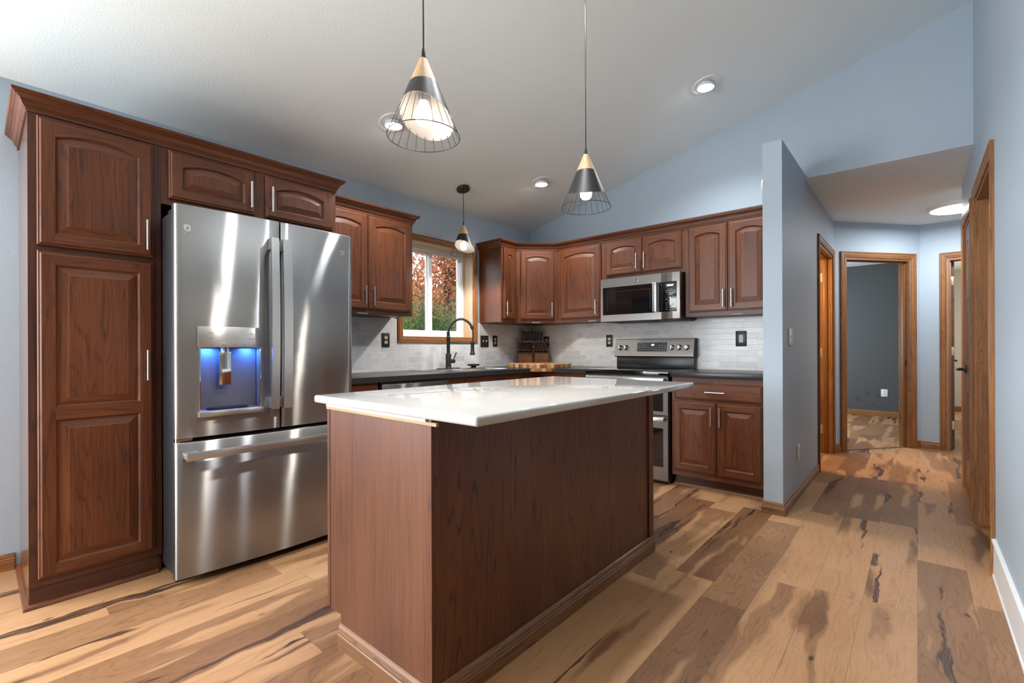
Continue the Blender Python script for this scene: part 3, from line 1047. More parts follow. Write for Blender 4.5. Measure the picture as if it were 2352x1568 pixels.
for z in (1.82, 1.06, 0.26):
    m = MB()
    m.box(E0 + 0.0235, E0 + 0.0530, 0.1160, 0.1178, z - 0.046, z + 0.046, bevel=0.0008)
    m.cyl((E0 + 0.0200, 0.1140, z - 0.046), (E0 + 0.0200, 0.1140, z + 0.046), 0.005, seg=10)
    for q in (-0.03, 0.0, 0.03):
        m.cyl((E0 + 0.040, 0.1163, z + q), (E0 + 0.040, 0.1152, z + q), 0.004, seg=8)
    m.build('hinge', 'brass', door5)
lf = door_leaf(door5, 0.70, EZ - 0.03)
lf.location = (E0 + 0.0560, 0.118, 0.012)
lf.rotation_euler = (0, 0, R(91))
k = lever(lf, 0.64, 0.0, 0.935, dx=-1)

# ------------------------------------------------------------------ window over the sink
win = struct(thing('window_1', 'white sliding window in an oak casing over the sink', 'window', (0, WY0, WZ0), R(90)))
ww, wh = WY1 - WY0, WZ1 - WZ0
m = MB()
m.sweep([(0, 0), (0, wh), (ww, wh), (ww, 0)], CASING, lambda u, v, b: (u, -b, v), closed=True)
m.build('casing', 'trim', win)
m = MB()
m.box(-0.018, 0, 0.0, 0.132, -0.018, wh + 0.018)
m.box(ww, ww + 0.018, 0.0, 0.132, -0.018, wh + 0.018)
m.box(0, ww, 0.0, 0.132, -0.018, 0, g=0)
m.box(0, ww, 0.0, 0.132, wh, wh + 0.018, g=0)
m.build('jamb', 'pale', win)
m = MB()
fr = 0.034
m.box(0, fr, 0.130, 0.198, 0, wh)
m.box(ww - fr, ww, 0.130, 0.198, 0, wh)
m.box(fr, ww - fr, 0.130, 0.198, 0, fr)
m.box(fr, ww - fr, 0.130, 0.198, wh - fr, wh)
m.build('window_frame', 'vinyl', win)
for i, (a, b, y0) in enumerate(((fr, ww / 2 + 0.012, 0.166), (ww / 2 - 0.022, ww - fr, 0.138))):
    m = MB()
    s = 0.040
    for q in ((a, a + s, fr, wh - fr), (b - s, b, fr, wh - fr), (a + s, b - s, fr, fr + s * 0.8), (a + s, b - s, wh - fr - s * 0.8, wh - fr)):
        m.box(q[0], q[1], y0, y0 + 0.026, q[2], q[3], bevel=0.002)
    sash = m.build('sash', 'vinyl', win)
    bx('pane', 'glass', sash, a + s, b - s, y0 + 0.011, y0 + 0.015, fr + s * 0.8, wh - fr - s * 0.8)

# ------------------------------------------------------------------ cabinets
CROWN = [(a * 0.85, b_ * 0.95) for a, b_ in CROWN]
FW = 0.019


def wall_cabinet(label, loc, rot, w, h, depth, doors, stiles, rails, rise=0.024, rail=0.058):
    r = thing('wall_cabinet', label, 'cabinet', loc, rot, 'kitchen wall cabinets')
    m = MB()
    m.box(0, w, -depth + FW, -0.003, 0.004, h)
    m.build('carcass', 'cab', r)
    face_frame(r, w, h, -depth + FW, 0.0, stiles, rails)
    for (x0, x1, z0, z1, hx, hz) in doors:
        door(r, x0, x1, z0, z1, -depth - 0.0005, hx, hz, rise=rise, rail=rail)
    return r


def plates(root, xs, y, z):
    for x in xs:
        bx('metal_plate', 'grey', root, x - 0.044, x + 0.044, y - 0.003, y, z, z + 0.010, bevel=0.001)


ZU = 1.372
HU = 0.762
# cabinet left of the window
c = wall_cabinet('two-door oak wall cabinet between the refrigerator and the window', (0, -2.780, ZU), R(90), 0.830, HU, 0.310,
                 [(0.013, 0.4055, 0.035, 0.750, 0.371, 0.138), (0.4125, 0.805, 0.035, 0.750, 0.441, 0.138)],
                 [(0, 0.04), (0.385, 0.435), (0.785, 0.83)], [(0, 0.055), (HU - 0.04, HU)])
plates(c, [0.365], -0.310, 0.0)
# narrow one right of the window
wall_cabinet('narrow single-door oak wall cabinet beside the window', (0, -0.855, ZU), R(90), 0.2445, HU, 0.310,
             [(0.030, 0.210, 0.035, 0.750, 0.042, 0.138)], [(0, 0.045), (0.200, 0.2445)], [(0, 0.05), (HU - 0.04, HU)])
# diagonal corner
c = thing('wall_cabinet', 'diagonal corner oak wall cabinet above the knife block', 'cabinet', (0.310, -0.610, ZU), R(45), 'kitchen wall cabinets')
RI = Matrix.Rotation(R(-45), 4, 'Z') @ Matrix.Translation((-0.310, 0.610, 0))
m = MB()
m.prism([(0.003, -0.610), (0.297, -0.610), (0.610, -0.297), (0.610, -0.003), (0.003, -0.003)], 2, 0.004, HU)
m.move(RI)
m.build('carcass', 'cab', c)
face_frame(c, 0.424, HU, FW, 0.0, [(0, 0.045), (0.385, 0.424)], [(0, 0.05), (HU - 0.04, HU)])
door(c, 0.036, 0.392, 0.035, 0.750, -0.0005, 0.362, 0.138, rise=0.024, rail=0.058)
plates(c, [0.20], 0.0, 0.0)
# range wall
c = wall_cabinet('single-door oak wall cabinet between the corner and the microwave', (0.6105, 0, ZU), 0, 0.5545, HU, 0.310,
                 [(0.0425, 0.5225, 0.035, 0.750, 0.482, 0.138)], [(0, 0.055), (0.51, 0.5545)], [(0, 0.055), (HU - 0.04, HU)])
plates(c, [0.42], -0.310, 0.0)
wall_cabinet('short two-door oak wall cabinet above the microwave', (1.1655, 0, 1.760), 0, 0.784, 0.374, 0.310,
             [(0.0245, 0.391, 0.036, 0.362, 0.352, 0.143), (0.397, 0.7565, 0.036, 0.362, 0.426, 0.143)],
             [(0, 0.05), (0.37, 0.42), (0.735, 0.784)], [(0, 0.055), (0.334, 0.374)])
c = wall_cabinet('two-door oak wall cabinet against the partition wall', (1.950, 0, ZU), 0, 0.713, HU, 0.310,
                 [(0.030, 0.3425, 0.035, 0.750, 0.318, 0.138), (0.349, 0.662, 0.035, 0.750, 0.381, 0.138)],
                 [(0, 0.05), (0.325, 0.367), (0.64, 0.713)], [(0, 0.055), (HU - 0.04, HU)])
plates(c, [0.413], -0.310, 0.0)
# tall pantry
c = thing('pantry_cabinet', 'tall two-door oak pantry cabinet beside the refrigerator', 'cabinet', (0, -4.187, 0), R(90))
m = MB()
m.box(0, 0.467, -0.602 + FW, -0.003, 0.0, 2.134)
m.build('carcass', 'cabgloss', c)
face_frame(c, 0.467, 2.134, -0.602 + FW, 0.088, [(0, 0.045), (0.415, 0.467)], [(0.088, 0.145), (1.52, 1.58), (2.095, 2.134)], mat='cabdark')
door(c, 0.027, 0.435, 1.561, 2.117, -0.6025, 0.404, 1.663, rise=0.028, rail=0.052)
door(c, 0.027, 0.435, 0.123, 1.537, -0.6025, 0.404, 1.033, openings=[(0.176, 0.803, 0.0), (0.857, 1.480, 0.0)])
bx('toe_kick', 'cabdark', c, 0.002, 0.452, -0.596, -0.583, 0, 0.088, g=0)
SHOE = [(0.0, 0.0), (0.018, 0.0), (0.0175, 0.006), (0.0145, 0.012), (0.009, 0.0165), (0.003, 0.019), (0.0, 0.0195)]
m = MB()
m.sweep([(0, -0.003), (0, -0.596), (0.452, -0.596)], [(a, b_) for a, b_ in SHOE], lambda u, v, b: (u, v, b))
m.build('shoe_molding', 'cab', c)
# over the refrigerator
wall_cabinet('short two-door oak wall cabinet above the refrigerator', (0, -3.7195, 1.840), R(90), 0.9335, 0.294, 0.602,
             [(0.030, 0.4385, 0.032, 0.277, 0.409, 0.134), (0.4945, 0.909, 0.032, 0.277, 0.5225, 0.134)],
             [(0, 0.045), (0.42, 0.515), (0.89, 0.9335)], [(0, 0.05), (0.254, 0.294)], rise=0.030, rail=0.050)
# crowns
for lab, path in (('stained oak crown molding over the pantry and refrigerator cabinets', [(0.0, -4.1875), (0.6025, -4.1875), (0.6025, -2.7855), (0.32, -2.7855)]),
                  ('short oak crown molding beside the window', [(0.3105, -2.735), (0.3105, -1.9495), (0.0, -1.9495)]),
                  ('long oak crown molding turning the corner above the range', [(0.0, -0.8555), (0.3105, -0.8555), (0.3105, -0.610), (0.610, -0.3105), (2.664, -0.3105)])):
    m = MB()
    m.sweep(path, CROWN, lambda u, v, b: (u, v, 2.127 + b))
    o = m.build('crown_molding', 'cab')
    o['label'] = lab
    o['category'] = 'molding'
    o['kind'] = 'thing'
    o['group'] = 'cabinet crown moldings'


def base_cabinet(label, loc, rot, w, fronts, stiles, rails, depth=0.610, top=0.874):
    r = thing('base_cabinet', label, 'cabinet', loc, rot, 'kitchen base cabinets')
    m = MB()
    m.box(0, w, -depth + FW, -0.003, 0.100, top)
    m.build('carcass', 'cab', r)
    face_frame(r, w, 0.874, -depth + FW, 0.088, stiles, rails)
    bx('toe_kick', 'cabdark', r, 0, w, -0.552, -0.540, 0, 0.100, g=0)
    for f in fronts:
        if f[0] == 'drawer':
            drawer(r, f[1], f[2], f[3], f[4], -depth - 0.0005, f[5])
        else:
            door(r, f[1], f[2], f[3], f[4], -depth - 0.0005, f[5], f[6])
    return r


base_cabinet('oak base cabinet filling the gap beside the refrigerator', (0, -2.822, 0), R(90), 0.345,
             [('drawer', 0.03, 0.330, 0.703, 0.829, True), ('door', 0.03, 0.330, 0.131, 0.686, 0.06, 0.58)],
             [(0, 0.05), (0.31, 0.345)], [(0.088, 0.15), (0.68, 0.71), (0.83, 0.874)])
base_cabinet('oak sink base cabinet below the double sink', (0, -1.850, 0), R(90), 0.9,
             [('drawer', 0.03, 0.862, 0.703, 0.829, False), ('door', 0.03, 0.443, 0.131, 0.686, 0.415, 0.58), ('door', 0.449, 0.862, 0.131, 0.686, 0.477, 0.58)],
             [(0, 0.05), (0.425, 0.467), (0.85, 0.9)], [(0.088, 0.15), (0.68, 0.71), (0.83, 0.874)], top=0.70)
# corner base: two legs meeting in the corner
c = thing('base_cabinet', 'L-shaped corner oak base cabinet beneath the round board', 'cabinet', (0, 0, 0), 0, 'kitchen base cabinets')
m = MB()
m.prism([(0.003, -0.9495), (0.591, -0.9495), (0.591, -0.591), (1.166, -0.591), (1.166, -0.003), (0.003, -0.003)], 2, 0.1, 0.874)
m.build('carcass', 'cab', c)
m = MB()
m.box(0.591, 0.610, -0.9495, -0.905, 0.088, 0.874)
m.box(0.591, 0.610, -0.905, -0.610, 0.83, 0.874, g=1)
m.box(0.591, 0.610, -0.905, -0.610, 0.088, 0.15, g=1)
m.box(0.610, 0.66, -0.610, -0.591, 0.088, 0.874)
m.box(1.13, 1.166, -0.610, -0.591, 0.088, 0.874)
for a, b_ in ((0.088, 0.15), (0.68, 0.71), (0.83, 0.874)):
    m.box(0.66, 1.13, -0.610, -0.591, a, b_, g=0)
m.build('face_frame', 'cab', c)
m = MB()
add_door(m, 0.03, 0.30, 0.131, 0.829, 0.0)
m.move(Matrix.Translation((0.6105, -0.9495, 0)) @ Matrix.Rotation(R(90), 4, 'Z'))
m.build('door', 'cab', c)
drawer(c, 0.69, 1.145, 0.703, 0.829, -0.6105, True)
door(c, 0.69, 1.145, 0.131, 0.686, -0.6105, 1.115, 0.58)
m = MB()
m.box(0.54, 0.552, -0.9495, -0.552, 0, 0.1, g=1)
m.box(0.552, 1.166, -0.552, -0.540, 0, 0.1, g=0)
m.build('toe_kick', 'cab', c)
c = base_cabinet('oak base cabinet with one drawer and two doors by the partition', (1.950, 0, 0), 0, 0.713,
                 [('drawer', 0.027, 0.662, 0.703, 0.829, True), ('door', 0.012, 0.3445, 0.131, 0.686, 0.314, 0.582), ('door', 0.3505, 0.662, 0.131, 0.686, 0.377, 0.582)],
                 [(0, 0.04), (0.32, 0.375), (0.645, 0.713)], [(0.088, 0.15), (0.68, 0.71), (0.83, 0.874)])
m = MB()
m.sweep([(0.0, -0.552), (0.713, -0.552)], SHOE, lambda u, v, b: (u, v, b))
m.build('shoe_molding', 'trimdark', c)

# ------------------------------------------------------------------ worktops and splashback
SX0, SX1, SY0, SY1 = 0.105, 0.565, -1.790, -0.980
m = MB()
zt0, zt1 = 0.8755, 0.914
for q in ((0.002, 0.645, -2.822, SY0), (0.002, SX0, SY0, SY1), (SX1, 0.645, SY0, SY1), (0.002, 0.645, SY1, -0.002), (0.645, 1.1665, -0.645, -0.002)):
    m.box(q[0], q[1], q[2], q[3], zt0, zt1)
o = m.build('countertop', 'counter')
o['label'] = 'L-shaped charcoal worktop around the sink and corner'
o['category'] = 'countertop'
o = bx('countertop', 'counter', None, 1.9445, 2.664, -0.645, -0.002, zt0, zt1, bevel=0.003)
o['label'] = 'charcoal worktop section between the range and the partition wall'
o['category'] = 'countertop'
m = MB()
for y0, y1, z0, z1 in ((-2.822, -0.001, 0.9145, 1.161), (-2.822, -1.8895, 1.161, 1.3715), (-0.8905, -0.001, 1.161, 1.3715)):
    m.box(0.0005, 0.0105, y0, y1, z0, z1, seed=0.0)
o = m.build('backsplash', 'tile')
o['label'] = 'marble subway tile backsplash around the window'
o['category'] = 'backsplash'
o = bx('backsplash', 'tile', None, 0.0107, 2.665, -0.0105, -0.0005, 0.9145, 1.3715, seed=0.0)
o['label'] = 'marble subway tile backsplash behind the range'
o['category'] = 'backsplash'

# ------------------------------------------------------------------ island
isl = thing('island_cabinet', 'stained oak kitchen island body with plain veneered sides', 'island', (0, 0, 0))
IX0, IX1, IY0, IY1 = 1.722, 2.348, -3.430, -1.885
m = MB()
m.prism([(IX0 + 0.02, 0.112), (1.820, 0.112), (1.820, 0.0), (IX1, 0.0), (IX1, 0.892), (IX0 + 0.02, 0.892)], 1, IY0, IY1)
m.build('body', 'panel', isl)
m = MB()
m.prism([(IX0 + 0.0245, 0.112), (1.820, 0.112), (1.820, 0.0), (IX1 - 0.038, 0.0), (IX1 - 0.038, 0.874), (IX0 + 0.0245, 0.874)], 1, IY0 - 0.0022, IY0 + 0.002)
m.build('end_panel', 'veneer', isl)
m = MB()
m.box(IX0 - 0.001, IX0 + 0.0175, IY0 - 0.002, IY1, 0.112, 0.874)
m.build('face_frame', 'cab', isl)
bx('groove', 'gap', isl, IX0 + 0.0175, IX0 + 0.0245, IY0 - 0.0008, IY0 + 0.01, 0.115, 0.872)
for k in range(3):
    m = MB()
    add_door(m, 0.01, 0.485, 0.131, 0.860, 0.0)
    m.move(Matrix.Translation((IX0 - 0.0015, IY1 - 0.03 - k * 0.50, 0)) @ Matrix.Rotation(R(-90), 4, 'Z'))
    d_ = m.build('door', 'cab', isl)
m = MB()
m.box(IX1 - 0.03, IX1 + 0.008, IY1 - 0.048, IY1 + 0.004, 0.082, 0.893)
m.build('corner_post', 'cab', isl)
m = MB()
m.box(IX1 - 0.038, IX1 + 0.003, IY0 - 0.003, IY0 + 0.010, 0.0, 0.874)
m.build('corner_post', 'cab', isl)
m = MB()
m.box(IX0, IX1 + 0.03, IY0 - 0.006, IY0 + 0.004, 0.8755, 0.886, g=0)
m.build('bare_wood_strip', 'raw', isl, 'unstained torn wood strip')
m = MB()
m.box(IX0, IX1 - 0.02, IY0 - 0.007, IY0 + 0.004, 0.886, 0.8948, g=0)
m.build('filler_strip', 'white', isl, 'white filler line')
IB = [(a * 1.5, b_) for a, b_ in BASEB]
m = MB()
m.sweep([(1.822, IY0), (IX1, IY0), (IX1, IY1)], IB, lambda u, v, b: (u, v, b))
m.build('base_molding', 'trimdark', isl)
m = MB()
m.box(1.644, 2.561, -3.449, -1.829, 0.895, 0.925, bevel=0.009, seg=3)
o = m.build('island_countertop', 'quartz')
o['label'] = 'polished white quartz worktop on the kitchen island'
o['category'] = 'countertop'

# ------------------------------------------------------------------ refrigerator (local: x along its width, front towards -y)
fr_ = thing('refrigerator', 'stainless french-door refrigerator with an ice and water dispenser', 'refrigerator', (0, -3.728, 0), R(90))
FWD = 0.902
front = lambda x: -0.874 - 0.024 * (1 - ((x - FWD / 2) / (FWD / 2)) ** 2)


def steel_front(mb, x0, x1, z0, z1, back, hole=None, round_l=False, round_r=False, depth=0.07):
    """Bowed appliance door with optional rounded vertical edges and a rectangular recess."""
    xs = set([x0, x1])
    n = max(6, int((x1 - x0) / 0.03))
    for i in range(n + 1):
        xs.add(x0 + (x1 - x0) * i / n)
    for e in (0.003, 0.008, 0.016):
        if round_l: xs.add(x0 + e)
        if round_r: xs.add(x1 - e)
    zs = [z0, z0 + 0.004, z1 - 0.004, z1]
    if hole:
        xs = {x for x in xs if min(abs(x - hole[0]), abs(x - hole[1])) > 0.006} | {hole[0], hole[1]}
        zs += [hole[2], hole[3]]
    xs, zs = sorted(xs), sorted(set(zs))

    def yy(x, z):
        y = front(x)
        for on, d in ((round_l, x - x0), (round_r, x1 - x)):
            rr = 0.016 if on else 0.004
            if d < rr:
                y += rr - math.sqrt(max(0, rr * rr - (rr - d) ** 2))
        d = min(z - z0, z1 - z)
        if d < 0.0039:
            y += 0.003
        return y
    V = {(i, j): mb.v(x, yy(x, z), z) for i, x in enumerate(xs) for j, z in enumerate(zs)}
    for i in range(len(xs) - 1):
        for j in range(len(zs) - 1):
            cx_, cz_ = (xs[i] + xs[i + 1]) / 2, (zs[j] + zs[j + 1]) / 2
            if hole and hole[0] < cx_ < hole[1] and hole[2] < cz_ < hole[3]:
                continue
            q = [V[i, j], V[i + 1, j], V[i + 1, j + 1], V[i, j + 1]]
            mb.face(q, 0, [(v.co.x, v.co.z) for v in q])
    # sides, top and bottom back to the gasket line
    nX, nZ = len(xs), len(zs)
    loop = [V[i, 0] for i in range(nX)] + [V[nX - 1, j] for j in range(1, nZ)] + [V[i, nZ - 1] for i in range(nX - 2, -1, -1)] + [V[0, j] for j in range(nZ - 2, 0, -1)]
    bk = [mb.v(v.co.x, back, v.co.z) for v in loop]
    for k in range(len(loop)):
        k2 = (k + 1) % len(loop)
        q = [loop[k2], loop[k], bk[k], bk[k2]]
        mb.face(q, 0, [(v.co.x + v.co.y, v.co.z) for v in q])
    mb.face(bk, 1)
    if hole:
        h0, h1, k0, k1 = hole
        ring = [(h0, k0), (h1, k0), (h1, k1), (h0, k1)]
        A = [mb.v(x, front(x), z) for x, z in ring]
        B = [mb.v(x, front(x) + depth, z) for x, z in ring]
        for k in range(4):
            k2 = (k + 1) % 4
            q = [A[k], A[k2], B[k2], B[k]]
            mb.face(q, 2, [(v.co.x + v.co.y, v.co.z) for v in q])
    mb.smooth = True


m = MB()
m.box(0.0125, FWD - 0.003, -0.800, -0.01, 0.035, 1.768, bevel=0.004)
m.build('case', 'case', fr_)
m = MB()
m.box(0.013, FWD - 0.008, -0.826, -0.800, 0.05, 1.755)
m.build('gasket', 'gap', fr_)
m = MB()
m.box(0.02, FWD - 0.02, -0.79, -0.76, 0.0, 0.036)
for x in (0.03, FWD - 0.05):
    m.cyl((x + 0.01, -0.74, 0.0), (x + 0.01, -0.74, 0.05), 0.014)
m.build('foot_grille', 'black', fr_)
split = 0.4655
DISP = (0.094, 0.367, 0.810, 1.117)
m = MB()
steel_front(m, 0.0, split - 0.004, 0.692, 1.786, -0.828, DISP, round_l=True, depth=0.062)
dl = m.build('door', ['steel', 'case', 'niche'], fr_)
m = MB()
steel_front(m, split + 0.004, FWD, 0.692, 1.786, -0.828, None, round_r=True)
dr = m.build('door', ['steel', 'case'], fr_)
m = MB()
steel_front(m, 0.0, FWD, 0.038, 0.671, -0.828, None, True, True)
dz = m.build('freezer_drawer', ['steel', 'case'], fr_)


def flat_handle(parent, x0, x1, z0, z1, vertical=True):
    m = MB()
    y0 = -0.958
    if vertical:
        # slightly bowed flat bar
        n = 10
        for i in range(n):
            a, b = z0 + (z1 - z0) * i / n, z0 + (z1 - z0) * (i + 1) / n
            bow = lambda z: 0.012 * (1 - (2 * (z - z0) / (z1 - z0) - 1) ** 2)
            q = []
            for z in (a, b):
                q.append([m.v(x0, y0 - bow(z) + 0.012, z), m.v(x0, y0 - bow(z), z), m.v(x1, y0 - bow(z), z), m.v(x1, y0 - bow(z) + 0.012, z)])
            for k in range(4):
                k2 = (k + 1) % 4
                f = [q[0][k], q[0][k2], q[1][k2], q[1][k]]
                m.face(f, 0, [(v.co.x + v.co.y, v.co.z) for v in f])
            if i == 0: m.face(q[0])
            if i == n - 1: m.face(list(reversed(q[1])))
        bmesh.ops.recalc_face_normals(m.bm, faces=list(m.bm.faces))
        for z in (z0, z1 - 0.062):
            xm = (x0 + x1) / 2
            m.box(x0 + 0.002, x0 + 0.026, -0.950, front(xm) + 0.002, z + 0.003, z + 0.060, bevel=0.003)
    else:
        m.box(x0, x1, y0, y0 + 0.012, z0, z1, g=0, bevel=0.002)
        for x in (x0, x1 - 0.06):
            m.box(x + 0.002, x + 0.060, y0 + 0.01, front(x + 0.03) + 0.002, z0 + 0.004, z1 - 0.004, g=0, bevel=0.003)
    return m.build('handle', 'steelh', parent, 'satin flat bar handle')


flat_handle(dl, 0.3965, 0.4355, 0.800, 1.684)
flat_handle(dr, 0.4560, 0.5020, 0.800, 1.684)
flat_handle(dz, 0.025, 0.877, 0.598, 0.634, vertical=False)
# dispenser: surround panel, lit niche, paddle, spout, tray
yf = front(0.23)
m = MB()
m.box(0.085, 0.3725, yf - 0.006, yf + 0.004, 1.118, 1.2185, bevel=0.003)
pn = m.build('dispenser_panel', 'steelh', dl, 'silver dispenser control panel')
for tx, x, z in (('Filter', 0.322, 1.188), ('Change Filter', 0.322, 1.183), ('Door Alarm', 0.322, 1.160), ('Water', 0.196, 1.128), ('Crushed', 0.243, 1.128),
                 ('Cubed', 0.286, 1.128), ('Light', 0.331, 1.128), ('TurboCool', 0.136, 1.189), ('Temperature', 0.139, 1.184), ('Control', 0.139, 1.162), ('Lock', 0.139, 1.129)):
    sz = 0.0062 if tx not in ('Change Filter', 'Temperature') else 0.0042
    lettering('lettering', tx, sz, (x, yf - 0.0062, z), 'ink', pn)
bx('indicator_bar', 'white', pn, 0.187, 0.205, yf - 0.0068, yf - 0.006, 1.139, 1.1415)
m = MB()
y1 = yf + 0.060
m.box(0.096, 0.365, y1 - 0.002, y1, 0.812, 1.116)
m.build('niche_back', 'niche', dl)
for a, b_ in ((0.091, 0.097), (0.364, 0.370)):
    bx('niche_rim', 'chrome', dl, a, b_, yf - 0.005, yf + 0.01, 0.812, 1.118, bevel=0.001)
m = MB()
m.box(0.086, 0.3725, yf - 0.022, yf + 0.055, 0.787, 0.814, g=0, bevel=0.002)
m.build('drip_tray', 'steelh', dl)
m = MB()
m.lathe([(0.0, 0.0), (0.088, 0.0), (0.094, 0.004), (0.094, 0.011), (0.082, 0.013), (0.0, 0.012)], seg=28)
m.move(Matrix.Translation((0.222, yf + 0.026, 0.8135)) @ Matrix.Diagonal((1, 0.30, 1, 1)))
m.build('tray_mat', 'fabric', dl, 'black tray mat')
m = MB()
m.box(0.184, 0.237, yf + 0.022, yf + 0.028, 0.933, 1.096, bevel=0.002)
m.build('paddle', 'chrome', dl)
m = MB()
m.cyl((0.203, yf + 0.035, 1.118), (0.205, yf + 0.032, 1.092), 0.010, 0.008)
m.cyl((0.224, yf + 0.030, 1.118), (0.224, yf + 0.030, 1.094), 0.006, 0.005)
m.build('spout', 'white', dl)
for x, e in ((0.14, 0.80), (0.32, 0.70)):
    l = bpy.data.lights.new('dispenser_led', 'AREA')
    l.shape = 'RECTANGLE'
    l.size, l.size_y = 0.05, 0.02
    l.energy = e
    l.color = (0.05, 0.22, 1.0)
    lo = bpy.data.objects.new('dispenser_led', l)
    COL.objects.link(lo)
    lo.parent = dl
    lo.location = (x, yf + 0.030, 1.114)
# hinge covers, emblem, leaf badge
bx('hinge_cover', 'case', fr_, 0.013, 0.10, -0.868, -0.70, 1.768, 1.784, bevel=0.006)
bx('hinge_cover', 'case', fr_, FWD - 0.10, FWD - 0.012, -0.868, -0.70, 1.768, 1.784, bevel=0.006)
m = MB()
m.cyl((0.016, -0.84, 0.668), (0.016, -0.84, 0.696), 0.010)
m.box(0.02, 0.075, -0.85, -0.83, 0.676, 0.686)
m.build('hinge', 'chrome', fr_)


def round_emblem(parent, x, y, z, r):
    m = MB()
    m.lathe([(0.0, 0.0), (r, 0.0), (r, 0.0012), (r * 0.90, 0.0016), (r * 0.86, 0.0008), (0.0, 0.0008)], seg=32)
    m.move(Matrix.Translation((x, y, z)) @ Matrix.Rotation(R(90), 4, 'X'))
    e = m.build('emblem', 'chrome', parent)
    lettering('lettering', 'GE', r * 1.05, (x, y - 0.0012, z), 'grey', e, font_shear=0.3)
    return e


round_emblem(dr, 0.829, front(0.829) - 0.0003, 1.677, 0.0155)
m = MB()
pts = []
for i in range(40):
    a = 2 * PI * i / 40
    rr = 0.0165 * (1 + 0.18 * max(0, math.cos(a - R(128))) ** 8 + 0.30 * max(0, math.cos(a - R(18))) ** 10)
    pts.append((0.050 + rr * math.cos(a) * 0.95, 1.677 + rr * math.sin(a)))
yl = front(0.05) - 0.0012
m.prism(pts, 1, yl, yl + 0.001)
m.tube([(0.0455, yl + 0.0003, 1.662), (0.043, yl + 0.0003, 1.656), (0.041, yl + 0.0003, 1.648)], 0.0008, 6)
lf = m.build('leaf_badge', 'inkw', dl)
lettering('lettering', 'e', 0.022, (0.050, yl - 0.0002, 1.6775), 'ink', lf, rot=(PI / 2, R(12), 0))

# ------------------------------------------------------------------ dishwasher
dw = thing('dishwasher', 'stainless dishwasher tucked under the charcoal worktop', 'dishwasher', (0, -2.4735, 0), R(90))
bx('case', 'case', dw, 0.002, 0.620, -0.59, -0.02, 0.02, 0.868)
bx('control_strip', 'black', dw, 0.004, 0.618, -0.625, -0.595, 0.857, 0.872)
m = MB()
m.box(0.012, 0.614, -0.635, -0.597, 0.115, 0.856, g=0, bevel=0.004)
m.build('door', 'steelw', dw)
m = MB()
m.cyl((0.08, -0.675, 0.775), (0.54, -0.675, 0.775), 0.011)
for x in (0.10, 0.52):
    m.cyl((x, -0.634, 0.775), (x, -0.675, 0.775), 0.008)
m.build('handle', 'nickel', dw)
bx('toe_panel', 'black', dw, 0.006, 0.616, -0.56, -0.545, 0.0, 0.112)

# ------------------------------------------------------------------ over-the-range microwave
mw = thing('microwave', 'stainless over-the-range microwave with a lit clock', 'microwave', (1.1785, 0, 1.357), 0)
WM, HM = 0.760, 0.400
m = MB()
m.box(0.002, WM - 0.002, -0.372, -0.0115, 0.004, HM - 0.002)
m.build('case', 'black', mw)
m = MB()
yb = -0.402
wx0, wx1, wz0, wz1 = 0.024, 0.5345, 0.061, 0.319
for q in ((0, wx0, 0, HM), (wx1, 0.5965, 0, HM), (wx0, wx1, 0, wz0), (wx0, wx1, wz1, HM)):
    m.box(q[0], q[1], yb, -0.374, q[2], q[3], g=0, seed=0.0)
dm = m.build('door', 'steelw', mw)
bx('window', 'blackgloss', dm, wx0 - 0.001, wx1 + 0.001, yb + 0.004, -0.378, wz0 - 0.001, wz1 + 0.001)
m = MB()
for a, b_, c_, d_ in ((0.07, 0.075, 0.10, 0.275), (0.49, 0.495, 0.10, 0.275)):
    m.box(a, b_, yb + 0.0025, yb + 0.0045, c_, d_)
m.box(0.07, 0.495, yb + 0.0025, yb + 0.0045, 0.272, 0.277)
m.build('window_mask', 'black', dm)
round_emblem(dm, 0.366, yb - 0.0002, 0.364, 0.0145)
m = MB()
m.box(0.5345, 0.571, yb - 0.048, yb - 0.036, 0.066, 0.322, bevel=0.003)
m.box(0.560, 0.572, yb - 0.040, yb + 0.002, 0.068, 0.090, bevel=0.002)
m.box(0.560, 0.572, yb - 0.040, yb + 0.002, 0.298, 0.320, bevel=0.002)
m.build('handle', 'steelh', dm, 'satin bar handle')
m = MB()
m.box(0.5985, WM, yb, -0.374, 0, HM, g=0, bevel=0.003)
m.build('side_panel', 'steelw', mw)
cp = bx('control_panel', 'blackgloss', mw, 0.574, 0.7315, yb - 0.002, yb + 0.004, 0.063, 0.321, bevel=0.0015)
bx('display', 'black', cp, 0.632, 0.720, yb - 0.0024, yb - 0.002, 0.272, 0.304)
lettering('clock_digits', 'START', 0.019, (0.676, yb - 0.0030, 0.288), 'led', cp)
for i, tx in enumerate(('Express Cook', 'Power Level', 'Quick Touch')):
    lettering('lettering', tx, 0.0075, (0.674, yb - 0.0026, (0.256, 0.209, 0.151)[i]), 'inkw', cp)
rows = [(0.244, ('Potato', 'Beverage', 'Popcorn')), (0.226, ('Melt', 'Soften', 'Defrost')), (0.168, ('Reheat', 'Time', 'Cook')),
        (0.137, ('Timer', 'Clock', 'Steam')), (0.119, ('Fan', 'Add 30', 'Warm')), (0.101, ('Vent', 'Light', 'Set')), (0.083, ('Clear', 'Start', 'Pause'))]
for z, tt in rows:
    for x, tx in zip((0.645, 0.676, 0.709), tt):
        lettering('lettering', tx, 0.0075, (x, yb - 0.0026, z), 'inkw', cp)
for z, tt in ((0.197, '12345'), (0.183, '67890')):
    for x, tx in zip((0.640, 0.658, 0.676, 0.694, 0.712), tt):
        lettering('lettering', tx, 0.009, (x, yb - 0.0026, z), 'inkw', cp)
m = MB()
m.box(0.02, WM - 0.02, -0.370, -0.03, -0.006, 0.0035)
